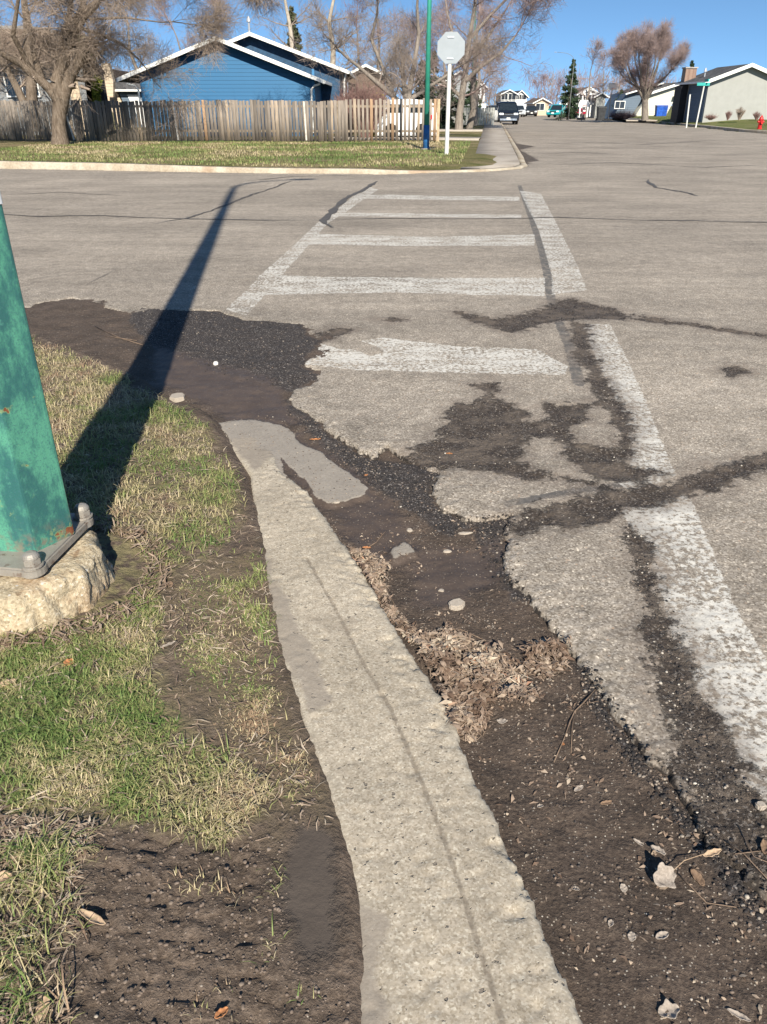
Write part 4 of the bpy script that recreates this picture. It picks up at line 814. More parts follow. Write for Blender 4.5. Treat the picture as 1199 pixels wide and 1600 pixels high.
def slab(m, p, q, y0, y1, th):               # sloping roof slab in x-z, from p to q
    (x0, z0), (x1, z1) = p, q; d = Vector((x1 - x0, z1 - z0)).normalized(); n = Vector((-d.y, d.x)) * th
    if n.y < 0: n = -n
    m.prism([(x0, z0), (x1, z1), (x1 + n.x, z1 + n.y), (x0 + n.x, z0 + n.y)], y0, y1, 'y')
def window(root, x, z, w, h, y=-.02, bars=1, frame=None, side=None):
    """on the front (y=0) wall; frame proud of the wall, glass set in it"""
    m = MB(); f = .07
    for cx, cz, ww, hh_ in ((x, z - h / 2 - f / 2, w + 2 * f, f), (x, z + h / 2 + f / 2, w + 2 * f, f), (x - w / 2 - f / 2, z, f, h), (x + w / 2 + f / 2, z, f, h)): m.box((cx, y - .02, cz), (ww, .08, hh_))
    for b in range(bars): m.box((x - w / 2 + w * (b + 1) / (bars + 1), y - .01, z), (.04, .05, h - .002))
    o = m.build('window', frame or M_FASCIA, root); g = MB().box((x, y + .005, z), (w - .004, .02, h - .004)).build('pane', M_GLASS, o)
    return o
def gable(root, x0, x1, zb, ze, zr, depth, wall, roof=None, over=.45, fo=.5, th=.10, fw=.20, xr=None, tag_='', y0=0.0, fascia=None, wallname='wall', vo=None):
    """gable wall x0..x1 at y0, ridge running back; zb base, ze height of the wall corner, zr ridge (under the roof)"""
    xr = (x0 + x1) / 2 if xr is None else xr
    m = MB(); m.prism([(x0, zb), (x1, zb), (x1, ze), (xr, zr), (x0, ze)], y0, y0 + depth, 'y'); W = m.build(wallname, wall, root)
    sl1 = (zr - ze) / (xr - x0); sl2 = (zr - ze) / (x1 - xr)
    l = (x0 - over, ze - over * sl1 + .012); r = (x1 + over, ze - over * sl2 + .012); k = (xr, zr + .012)
    m = MB(); slab(m, l, k, y0 - fo, y0 + depth + .3, th); slab(m, (k[0] + .001, k[1]), r, y0 - fo, y0 + depth + .3, th); Rf = m.build('roof', roof or M_ROOF, root)
    m = MB()
    for a, b in ((l, k), (k, r)):
        (xa, za), (xb, zb_) = a, b; m.prism([(xa, za - fw + th + .02), (xb, zb_ - fw + th + .02), (xb, zb_ + th + .03), (xa, za + th + .03)], y0 - fo - .045, y0 - fo - .003, 'y')
    for px in (l, r): m.box((px[0] + (-.03 if px is l else .03), y0 + depth / 2 - .1, px[1] + .02), (.05, depth + fo + .3, .16))
    m.build('fascia', fascia or M_FASCIA, Rf)
    return W, Rf
# ---- blue house across the street
bh = empty('house', (0, 0, 0), 'blue clapboard house with white edged gable behind the weathered wooden fence', 'house')
Yb = 44.0
L = AT(188, 122, Yb); Rr = AT(508, 125, Yb); A = AT(340, 57, Yb)
bh.location = (A.x, Yb, .1)
x0, x1 = AT(219, 130, Yb).x - A.x, AT(491, 130, Yb).x - A.x
def rz(p): return p.z - .1
sl = (rz(A) - rz(L)) / (A.x - L.x); slr = (rz(A) - rz(Rr)) / (Rr.x - A.x)
zr = rz(A) - .16; ze = zr - sl * (0 - x0)
m = MB(); m.prism([(x0, -.1), (x1, -.1), (x1, zr - slr * x1), (0, zr), (x0, zr - sl * -x0)], 0, 9, 'y'); m.build('wall', M_BLUE, bh)
def roofpair(root, l, k, r, y0, y1, th=.1, fw=.17, roof=M_ROOF):
    m = MB(); slab(m, l, k, y0, y1, th); slab(m, (k[0] + .001, k[1]), r, y0, y1, th); Rf = m.build('roof', roof, root); m = MB()
    for a, b in ((l, k), (k, r)): m.prism([(a[0], a[1] - fw + th + .02), (b[0], b[1] - fw + th + .02), (b[0], b[1] + th + .03), (a[0], a[1] + th + .03)], y0 - .045, y0 - .003, 'y')
    m.box((r[0] + .03, (y0 + y1) / 2, r[1] + .04), (.06, y1 - y0 - .01, .14)); m.box((l[0] - .03, (y0 + y1) / 2, l[1] + .04), (.06, y1 - y0 - .01, .14)); m.build('fascia', M_FASCIA, Rf); return Rf
roofpair(bh, (L.x - A.x, rz(L) - .14), (0, zr + .01), (Rr.x - A.x, rz(Rr) - .14), -.55, 9.4)
m = MB().prism([(L.x - A.x + .05, rz(L) - .17), (0, zr - .02), (Rr.x - A.x - .05, rz(Rr) - .17), (Rr.x - A.x - .05, rz(Rr) - .19), (0, zr - .045), (L.x - A.x + .05, rz(L) - .19)], -.5, -.003, 'y'); m.build('soffit', M_DARK, bh)
# corner trim, downspouts
m = MB(); m.box((x1 - .03, -.02, 1.5), (.12, .05, 3.1)); m.build('corner_trim', siding('blue_trim', (.025, .16, .34), 50, 1), bh)
for xx, dx in ((x1 - .14, -.0), (x0 - .10, -.0)):
    zt = rz(AT(500, 133, Yb)); s_ = 1 if xx > 0 else -1
    MB().tube([(xx + s_ * .45, -.35, zt + .05), (xx + s_ * .15, -.12, zt - .03), (xx, -.09, zt - .2), (xx, -.09, .2)], .05, 8).build('downspout', M_FASCIA, bh)
# rear wing with the higher gable
Y2 = 49.0; A2 = AT(392, 49, Y2); R2 = AT(545, 108, Y2); oy = Y2 - Yb; ax = A2.x - A.x; s2 = (A2.z - R2.z) / (R2.x - A2.x)
zr2 = A2.z - .1 - .2; w2 = R2.x - A2.x
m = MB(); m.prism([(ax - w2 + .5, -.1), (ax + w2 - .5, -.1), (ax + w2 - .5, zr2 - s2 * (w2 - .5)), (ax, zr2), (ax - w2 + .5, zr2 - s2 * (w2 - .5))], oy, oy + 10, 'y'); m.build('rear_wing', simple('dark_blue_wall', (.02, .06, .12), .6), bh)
roofpair(bh, (ax - w2, zr2 - s2 * w2), (ax, zr2 + .01), (ax + w2, zr2 - s2 * w2), oy - .55, oy + 10.4)
MB().tube([(ax + w2 - .1, oy - .4, zr2 - s2 * w2 + .1), (ax + w2 - .25, oy - .1, zr2 - s2 * w2 - .4), (ax + w2 - .25, oy - .1, .3)], .05, 8).build('downspout', M_FASCIA, bh)
vp = MB(); vb = AT(390, 52, Y2 + 2); vx_, vz_ = vb.x - A.x, vb.z - .1
vp.tube([(vx_, oy + 2, vz_ - .5), (vx_, oy + 2, vz_ + .75)], .06, 10); vp.tube([(vx_, oy + 2, vz_ + .55), (vx_, oy + 2, vz_ + .66), (vx_, oy + 2, vz_ + .82)], [.13, .12, .04], 12); vp.build('vent_pipe', M_ALU, bh)
# ---- grey house with ivy at the left
gh = empty('house', (AT(60, 160, 46).x, 46, .1), 'grey sided house with brown eave and ivy behind the big bare tree', 'house')
gx = gh.location.x
def lx(u, Y=46): return AT(u, 100, Y).x - gx
def lz(v, Y=46): return AT(100, v, Y).z - .1
m = MB(); m.prism([(lx(-260), -.1), (lx(143), -.1), (lx(143), lz(128)), (lx(119), lz(52)), (lx(60), lz(40)), (lx(-260), lz(40))], 0, .8, 'y'); m.build('wall', M_GREYS, gh); MB().box((-6, 5, 1.6), (10, 8.3, 3.3)).build('rear_wall', M_GREYS, gh)
m = MB(); m.prism([(lx(103), -.1), (lx(123), -.1), (lx(116), lz(105)), (lx(103), lz(105))], -.06, -.003, 'y'); m.build('corner_panel', M_BEIGE, gh)
m = MB(); m.prism([(lx(-270), lz(98)), (lx(40), lz(98)), (lx(118), lz(106)), (lx(88), lz(48)), (lx(-270), lz(48))], -1.0, -.07, 'y'); m.build('roof', M_ROOFB, gh)
m = MB(); m.prism([(lx(122), lz(56)), (lx(157), lz(112)), (lx(157), lz(116)), (lx(122), lz(61))], -.5, .6, 'y'); m.build('eave', M_ROOFB, gh)
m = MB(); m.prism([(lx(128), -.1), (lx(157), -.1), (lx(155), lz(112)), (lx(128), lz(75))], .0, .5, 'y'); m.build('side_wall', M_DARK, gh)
window(gh, (lx(0) + lx(58)) / 2, (lz(112) + lz(148)) / 2, lx(58) - lx(0) - .3, 1.15, -.06, 1); window(gh, lx(-60), (lz(112) + lz(148)) / 2, 1.6, 1.15, -.06, 1)
# ---- house with the pale chimney, garage beside it
mh = empty('house', (AT(185, 160, 62).x, 62, .1), 'small beige house with tall pale chimney and white door between the grey and blue houses', 'house')
mx = mh.location.x
def q(u, v, Y=62): p = AT(u, v, Y); return (p.x - mx, p.z - .1)
m = MB(); m.prism([(q(160, 0)[0], -.1), (q(180, 0)[0], -.1), q(180, 135), q(171, 122), q(160, 140)], 0, 6, 'y'); m.build('wall', M_BEIGE, mh)
m = MB(); a, b, c_ = q(156, 140), q(177, 122), q(160, 108); m.prism([q(152, 136), q(176, 124), q(172, 108), q(152, 112)], -.4, 5, 'y'); m.build('roof', M_ROOFB, mh)
m = MB(); m.prism([q(165, 100), q(177, 100), q(184, 128), q(184, 152), q(174, 152), q(170, 124)], -1.0, -.5, 'y'); m.build('chimney', M_BEIGE, mh)
m = MB(); m.prism([(q(184, 0)[0], -.1), (q(225, 0)[0], -.1), q(225, 140), q(184, 140)], 0, 6, 'y'); m.build('garage_wall', M_DBLUE, mh)
m = MB(); m.prism([q(181, 140), q(228, 140), q(224, 124), q(186, 124)], -.5, 6.3, 'y'); m.build('garage_roof', M_ROOF, mh)
m = MB(); m.prism([q(181, 143), q(228, 143), q(228, 140), q(181, 140)], -.56, -.502, 'y'); m.build('fascia', M_FASCIA, mh)
m = MB(); m.prism([(q(199, 0)[0], -.05), (q(217, 0)[0], -.05), q(217, 148), q(199, 148)], -.06, -.003, 'y'); m.build('door', M_DOORW, mh)
# ---- wooden fence
t = Nt('weathered_wood', .9, .1); g = t.noise(3, 5, vec=t.stretch((9, 9, .7))); rn = t.attr('tone'); c = t.cr(rn, [(0, (.15, .13, .112)), (.35, (.215, .185, .158)), (.7, (.29, .24, .195)), (.93, (.34, .27, .20)), (1, (.33, .22, .14))])
t.set('Base Color', t.mul(c, t.ramp(g, .3, .7, .72, 1.18))); t.set('Normal', t.bump(g, .5, .01)); M_WOOD = t.m
fe = empty('wooden_fence', (-8, 37, .15), 'long weathered grey picket fence along the lawn across the street', 'fence')
rs = np.random.RandomState(501)
def fence_y(x): return 38.0 + (x + 16) * -.062
def pickets(name, x0, x1, pitch, wd, h, tone0, root, jit=.02):
    V, F, T = [], [], []; x = x0
    while x < x1:
        y = fence_y(x); zb = float(lawn_z(np.array([x]), np.array([y]))[0]) + .03; hh_ = h + jit * rs.randn(); w_ = wd * (1 + .08 * rs.randn()); th = .02; dx = .012 * rs.randn()
        p = [(x, y, zb), (x + w_, y, zb), (x + w_ + dx, y, zb + hh_), (x + dx, y, zb + hh_ + .01 * rs.randn())]; b = len(V); V += [(a - fe.location.x, bb - fe.location.y, c2 - fe.location.z) for a, bb, c2 in p] + [(a - fe.location.x, bb - fe.location.y + th, c2 - fe.location.z) for a, bb, c2 in p]
        F += [[b, b + 1, b + 2, b + 3], [b + 7, b + 6, b + 5, b + 4], [b + 3, b + 2, b + 6, b + 7], [b, b + 3, b + 7, b + 4], [b + 1, b + 5, b + 6, b + 2], [b, b + 4, b + 5, b + 1]]
        T += [np.clip(tone0 + .28 * rs.randn() + .25 * float(vnoise(x * .35, 3.3, 7)) - .1, 0, 1)] * 8; x += pitch * (1 + .06 * rs.randn())
    return npmesh(name, V, F, M_WOOD, root, attrs={'tone': T})
XG = AT(540, 200, 36.9).x; XE = AT(683, 200, 36.6).x
pickets('pickets', -26, XG, .152, .128, 1.56, .28, fe); pickets('spaced_pickets', XG, XE, .178, .115, 1.60, .6, fe)
m = MB()
for zz in (.35, 1.3):
    for a in np.arange(-26, XE - .05, 2.4):
        b = min(a + 2.38, XE); m.add([(xx - fe.location.x, fence_y(xx) - fe.location.y + dy, zz + dz + .02) for xx, dy, dz in ((a, .022, 0), (b, .022, 0), (b, .06, 0), (a, .06, 0), (a, .022, .09), (b, .022, .09), (b, .06, .09), (a, .06, .09))], [(0, 1, 2, 3), (7, 6, 5, 4), (0, 4, 5, 1), (1, 5, 6, 2), (2, 6, 7, 3), (3, 7, 4, 0)])
m.build('rails', simple('rail_wood', (.24, .19, .14), .9), fe)
for a in np.arange(-26, XE, 2.4): MB().box((a - fe.location.x, fence_y(a) - fe.location.y + .11, .75), (.09, .09, 1.62)).build('post', bpy.data.materials['rail_wood'], fe)
MB().box((XE - fe.location.x + .06, fence_y(XE) - fe.location.y - .0, .80), (.12, .12, 1.68)).build('end_post', simple('end_post_wood', (.42, .31, .20), .9), fe)
MB().box((AT(675, 183, 36.6).x - fe.location.x, fence_y(XE) - fe.location.y - .02, AT(675, 183, 36.6).z - .15), (.07, .02, .17)).build('red_marker', simple('red_marker', (.5, .03, .03), .5), fe)
for u in (103, 273, 478):
    pt = AT(u, 190, 37.2); MB().add([(-.03, 0, 0), (.03, 0, 0), (.03, .02, 0), (-.03, .02, 0), (-.03, 0, 1.5), (.03, 0, 1.5), (.03, .02, 1.5), (-.03, .02, 1.5)], [(0, 1, 5, 4), (3, 7, 6, 2), (0, 4, 7, 3), (1, 2, 6, 5), (4, 5, 6, 7)])
    m = MB(); m.box((0, 0, .75), (.07, .02, 1.5)); o = m.build('pale_batten', simple('pale_batten', (.5, .46, .40), .8), fe); o.location = (pt.x - fe.location.x, fence_y(pt.x) - fe.location.y - .03, .05); o.rotation_euler.y = {103: -.16, 273: -.06, 478: -.03}[u]
# ---- stop sign seen from behind
M_POSTW = simple('white_post_paint', (.58, .58, .55), .5, var=.08, sc=3)
def zl(x, y): return float(lawn_z(np.array([x]), np.array([y]))[0])
Ys = 27.3; pb = AT(698, 241, Ys); pt = AT(701, 75, Ys); 
sg = empty('stop_sign', (pb.x, Ys, .15), 'eight sided stop sign seen from behind on a tall white post by the lawn corner', 'sign')
hs = pt.z - .15
m = MB(); m.tube([(0, 0, -.2), (0, 0, .1), (0, 0, hs + .42)], [.07, .068, .058], 12); m.build('post', M_POSTW, sg, smooth=False)
rO = 37.5 / 1200 * (Ys * CT) / 2 * 1.10 / math.cos(math.pi / 8)
m = MB(); m.prism([(rO * math.cos((k + .5) * math.pi / 4), rO * math.sin((k + .5) * math.pi / 4)) for k in range(8)], .0, .006, 'y'); pl = m.build('sign_plate', simple('bare_aluminium', (.27, .30, .325), .6, .15, var=.05, sc=3), sg); pl.location = (.02, -.07, hs)
m = MB(); m.box((0, -.078, hs + .28), (.20, .03, .04)); m.build('bracket', M_ALU, sg); MB().box((0, -.078, hs - .28), (.20, .03, .04)).build('bracket', M_ALU, sg)
m = MB(); m.prism([(rO * .98 * math.cos((k + .5) * math.pi / 4), rO * .98 * math.sin((k + .5) * math.pi / 4)) for k in range(8)], .0065, .008, 'y'); fr_ = m.build('sign_face', simple('sign_red', (.5, .02, .02), .4), sg); fr_.location = (.02, -.07, hs)
# ---- far lamp posts
def lamp_post(u, v, Y, h, r, label, arm_dir=1, z0=.15, col=M_GREEN2, blue=True):
    p = AT(u, v, Y); root = empty('lamp_post', (p.x, Y, z0), label, 'lamp post', 'lamp posts along the street')
    m = MB(); m.tube([(0, 0, -.1), (0, 0, h)], [r, r * .45], 10); m.build('shaft', col, root, smooth=True)
    if blue: m = MB(); m.tube([(0, 0, .0), (0, 0, .78)], [r + .012, r + .008], 10); m.build('blue_base', simple('blue_paint', (.03, .13, .32), .5), root, smooth=True); MB().tube([(0, 0, -.02), (0, 0, .04)], r * 1.9, 12).build('base_plate', M_GALV, root)
    pts = [(arm_dir * 1.4 * (1 - math.cos(k / 6 * 1.4)), 0, h - .05 + .8 * math.sin(k / 6 * 1.4)) for k in range(7)] + [(arm_dir * 1.9, 0, h + .80)]
    MB().tube(pts, r * .4, 7).build('arm', col, root, smooth=True); MB().box((arm_dir * 2.1, 0, h + .8), (.6 * r / .1, .22 * r / .1, .1 * r / .1)).build('lamp_head', M_LGREY, root, .03); return root
M_POLEG = simple('dull_pole', (.16, .17, .17), .6)
lamp_post(666, 231, 30.6, 8.6, .105, 'green lamp post with blue foot in front of the fence, beside the stop sign', 1)
lamp_post(735, 195, 62, 8.0, .09, 'green lamp post behind the red brown tree on the left side of the street', 1, .2, blue=False)
lamp_post(889, 180, 96, 5.6, .05, 'lamp post in front of the pointed spruce on the right side of the street', -1, .2, M_POLEG, False)
lamp_post(859, 172, 150, 7.0, .06, 'farthest lamp post down the right side of the street', -1, 0, M_POLEG, False)
# ---- street name sign on its two leaning posts
Yn = 66; p1 = AT(1070, 194, Yn); p2 = AT(1088, 195, Yn); pt1 = AT(1077, 148, Yn); pt2 = AT(1104, 132, Yn)
z0n = float(rlawn_z(np.array([p2.x]), np.array([Yn]))[0])
ns = empty('street_sign', (p2.x, Yn, z0n), 'white post leaning right with small teal street name plates, by the right hand kerb', 'sign')
MB().tube([(0, 0, -.1), (pt2.x - p2.x - .15, 0, pt2.z - z0n)], .055, 8).build('post', M_POSTW, ns)
M_TEAL = simple('teal_sign', (.03, .33, .30), .5, var=.1)
MB().box((pt2.x - p2.x - .25, -.08, pt2.z - z0n + .02), (.95, .02, .20)).build('name_plate', M_TEAL, ns); MB().box((pt2.x - p2.x, -.02, pt2.z - z0n + .26), (.10, .7, .18)).build('name_plate', M_TEAL, ns)
def lettering(txt, root, loc, size, mat):
    c = bpy.data.curves.new('lettering', 'FONT'); c.body = txt; c.size = size; c.align_x = 'CENTER'; c.align_y = 'CENTER'; c.extrude = .003; o = bpy.data.objects.new('lettering', c); COL.objects.link(o); o.parent = root; o.location = loc; o.rotation_euler = (R(90), 0, 0); c.materials.append(mat); return o
p1o = empty('sign_post', (p1.x, Yn - .5, z0n), 'bare white leaning post just left of the street name sign', 'post')
MB().tube([(0, 0, -.1), (pt1.x - p1.x - .1, 0, pt1.z - z0n)], .055, 8).build('post', M_POSTW, p1o)
MB().tube([(pt1.x - p1.x - .1, 0, pt1.z - z0n + .001), (pt1.x - p1.x - .1, 0, pt1.z - z0n + .03)], .06, 8).build('cap', M_ALU, p1o)
# ---- hydrant
ph_ = AT(1188, 195, 58); zh = float(rlawn_z(np.array([ph_.x]), np.array([58.]))[0])
hy = empty('fire_hydrant', (ph_.x, 58, zh), 'red fire hydrant on the grass at the right edge', 'hydrant'); M_RED = simple('hydrant_red', (.45, .02, .02), .4)
MB().tube([(0, 0, -.05), (0, 0, .05), (0, 0, .051), (0, 0, .55), (0, 0, .56), (0, 0, .6), (0, 0, .61), (0, 0, .72), (0, 0, .80)], [.17, .17, .13, .13, .17, .17, .14, .11, .03], 16).build('barrel', M_RED, hy, smooth=False)
for sx in (-1, 1): MB().tube([(sx * .1, 0, .45), (sx * .22, 0, .45)], .065, 10).build('outlet', M_RED, hy)
MB().tube([(0, -.1, .40), (0, -.24, .40)], .085, 10).build('outlet', M_RED, hy); MB().tube([(0, 0, .79), (0, 0, .86)], .035, 5).build('top_nut', M_RED, hy)
# ---- grey gabled house on the right
Yg = 72.0; z0 = .52; Pa = AT(1172, 99, Yg); Pl = AT(1100, 126, Yg)
rh = empty('house', (Pa.x, Yg, z0), 'grey stucco house with white edged gable and brick chimney at the right edge', 'house')
w_ = Pa.x - Pl.x; zr = Pa.z - z0 - .15; s_ = (Pa.z - Pl.z) / w_; xw = AT(1108, 130, Yg).x - Pa.x
m = MB(); m.prism([(xw, -.3), (-xw, -.3), (-xw, zr + s_ * xw), (0, zr), (xw, zr + s_ * xw)], 0, 6.4, 'y'); m.build('wall', M_GREYW, rh)
roofpair(rh, (-w_, zr - s_ * w_), (0, zr + .01), (w_, zr - s_ * w_), -.5, 6.8, .12, .26)
# lower roof slope seen beyond the gable, the dark side wall and the chimney
Yg2 = Yg + 12.3; a = AT(1072, 126, Yg2); bb = AT(1170, 97, Yg2)
def rr(u, v, Y): p = AT(u, v, Y); return (p.x - Pa.x, p.z - z0)
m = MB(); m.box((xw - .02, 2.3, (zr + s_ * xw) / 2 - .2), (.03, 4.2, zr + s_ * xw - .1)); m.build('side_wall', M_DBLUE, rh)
xc = AT(1075, 120, Yg + 5.5).x - Pa.x; zt = AT(1075, 107, Yg + 5.5).z - z0
MB().box((xc + .1, 5.6, zt / 2), (.95, .9, zt)).build('chimney', M_BRICK, rh); MB().box((xc + .1, 5.6, zt + .05), (1.1, 1.05, .1)).build('chimney_cap', simple('cap_concrete', (.3, .28, .26), .9), rh)
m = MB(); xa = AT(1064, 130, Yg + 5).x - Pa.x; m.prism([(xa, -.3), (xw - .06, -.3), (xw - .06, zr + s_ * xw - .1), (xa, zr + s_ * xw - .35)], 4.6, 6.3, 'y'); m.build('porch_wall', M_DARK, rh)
m = MB(); m.tube([(-2.4, 3, zr - s_ * 2.4), (-2.4, 3, zr - s_ * 2.4 + .75)], .06, 8); m.tube([(-2.4, 3, zr - s_ * 2.4 + .5), (-2.4, 3, zr - s_ * 2.4 + .78)], [.16, .07], 8); m.build('vent_pipe', M_ALU, rh)
# ---- cream house
Yc = 102; z0c = .3; ch = empty('house', (AT(1045, 180, Yc).x, Yc, z0c), 'cream house with white trimmed sloping roof behind the round bare tree', 'house'); cxx = ch.location.x
def qc(u, v, Y=Yc): p = AT(u, v, Y); return (p.x - cxx, p.z - z0c)
m = MB(); m.prism([(qc(1014, 0)[0], -.2), (qc(1066, 0)[0], -.2), qc(1066, 133), qc(1060, 134), qc(1014, 150)], 0, 8, 'y'); m.build('wall', M_CREAM, ch)
m = MB(); m.prism([(qc(984, 0)[0], -.2), (qc(1013.6, 0)[0], -.2), qc(1013.6, 146), qc(984, 146)], 1.2, 8, 'y'); m.build('shaded_wall', M_DBLUE, ch)  # slate colour puts the shade on this wall into its siding
m = MB(); m.prism([qc(1008, 150), qc(1066, 131), qc(1066, 127), qc(1008, 146)], -.6, -.55, 'y'); m.build('fascia', M_FASCIA, ch)
m = MB(); m.prism([qc(1009, 149), qc(1066, 130), qc(1066, 128), qc(1009, 147)], -.548, 8.3, 'y'); m.prism([qc(985, 147), qc(1012, 138), qc(1040, 129), qc(1060, 129), qc(1016, 145)], .9, 9, 'y'); m.build('roof', M_ROOF, ch)
m = MB(); m.prism([qc(980, 148), qc(1040, 130.5), qc(1040, 128.5), qc(980, 146)], .5, .85, 'y'); m.build('upper_fascia', M_FASCIA, ch)
m = MB(); m.prism([qc(1051, 151), qc(1066, 146), qc(1066, 150)], -.8, -.01, 'y'); m.build('awning', M_SOFF, ch)
window(ch, qc(994, 0)[0], 1.3, 1.1, .7, 1.17)
# ---- wheelie bins
def bin_(u, v, Y, col, label, z0=.2, s=1.0):
    p = AT(u, v, Y); r_ = empty('wheelie_bin', (p.x, Y, z0), label, 'bin', 'wheelie bins'); mt = simple('bin_plastic', col, .45)
    m = MB(); w0, w1, d0, d1, h = .27 * s, .34 * s, .30 * s, .38 * s, 1.0 * s
    m.add([(-w0, -d0, .06), (w0, -d0, .06), (w0, d0, .06), (-w0, d0, .06), (-w1, -d1, h), (w1, -d1, h), (w1, d1, h), (-w1, d1, h)], [(0, 3, 2, 1), (0, 1, 5, 4), (1, 2, 6, 5), (2, 3, 7, 6), (3, 0, 4, 7), (4, 5, 6, 7)]); m.build('body', mt, r_, .03)
    m = MB(); m.prism([(-d1 - .04, h + .003), (d1 + .06, h + .003), (d1 + .04, h + .10), (-d1 * .3, h + .12), (-d1 - .03, h + .05)], -w1 - .03, w1 + .03, 'x'); m.build('lid', mt, r_, .01)
    for sx in (-1, 1): MB().tube([(sx * (w0 + .0), d0, .12), (sx * (w0 + .06), d0, .12)], .12, 14).build('wheel', M_DARK, r_)
    MB().tube([(-w1 * .8, d1 + .07, h - .05), (w1 * .8, d1 + .07, h - .05)], .02, 6).build('handle', mt, r_); return r_
bin_(938, 189, 88, (.035, .037, .04), 'charcoal bin at the kerb beside the basketball hoop', .15, 1.2)
bin_(1029, 178, 98, (.02, .09, .42), 'bright blue bin, left one against the cream house', .35, 1.1); bin_(1036, 178, 98.2, (.015, .07, .34), 'bright blue bin, right one against the cream house', .35, 1.1)
# ---- basketball hoop
def hoop(u, v, Y, hb, label):
    p = AT(u, v, Y); r_ = empty('basketball_hoop', (p.x, Y, .15), label, 'basketball hoop'); MB().tube([(0, 0, -.05), (0, 0, hb - .6), (0, -.35, hb - .1)], .05, 8).build('pole', M_GALV, r_)
    m = MB(); m.prism([(-.60 if 0 else -.58, -.25), (.58, -.25), (.58, .12), (.40, .42), (-.40, .42), (-.58, .12)], -.42, -.38, 'y'); o = m.build('backboard', M_DOORW, r_); o.location.z = hb
    MB().tube([(.23 * math.cos(k / 12 * 6.283), -.68 + .23 * math.sin(k / 12 * 6.283), hb - .1) for k in range(13)], .014, 5, False).build('rim', simple('rim_red', (.5, .08, .02), .5), r_)
    m = MB()
    for k in range(8):
        a = k / 8 * 6.283; m.tube([(.22 * math.cos(a), -.68 + .22 * math.sin(a), hb - .12), (.13 * math.cos(a + .3), -.68 + .13 * math.sin(a + .3), hb - .5)], .008, 4)
    m.build('net', M_POSTW, r_); MB().box((0, .25, .09), (.8, .9, .18)).build('base', M_DARK, r_, .04); return r_
hoop(950.5, 186, 90, 3.0, 'basketball hoop with white rounded backboard beside the charcoal bin')
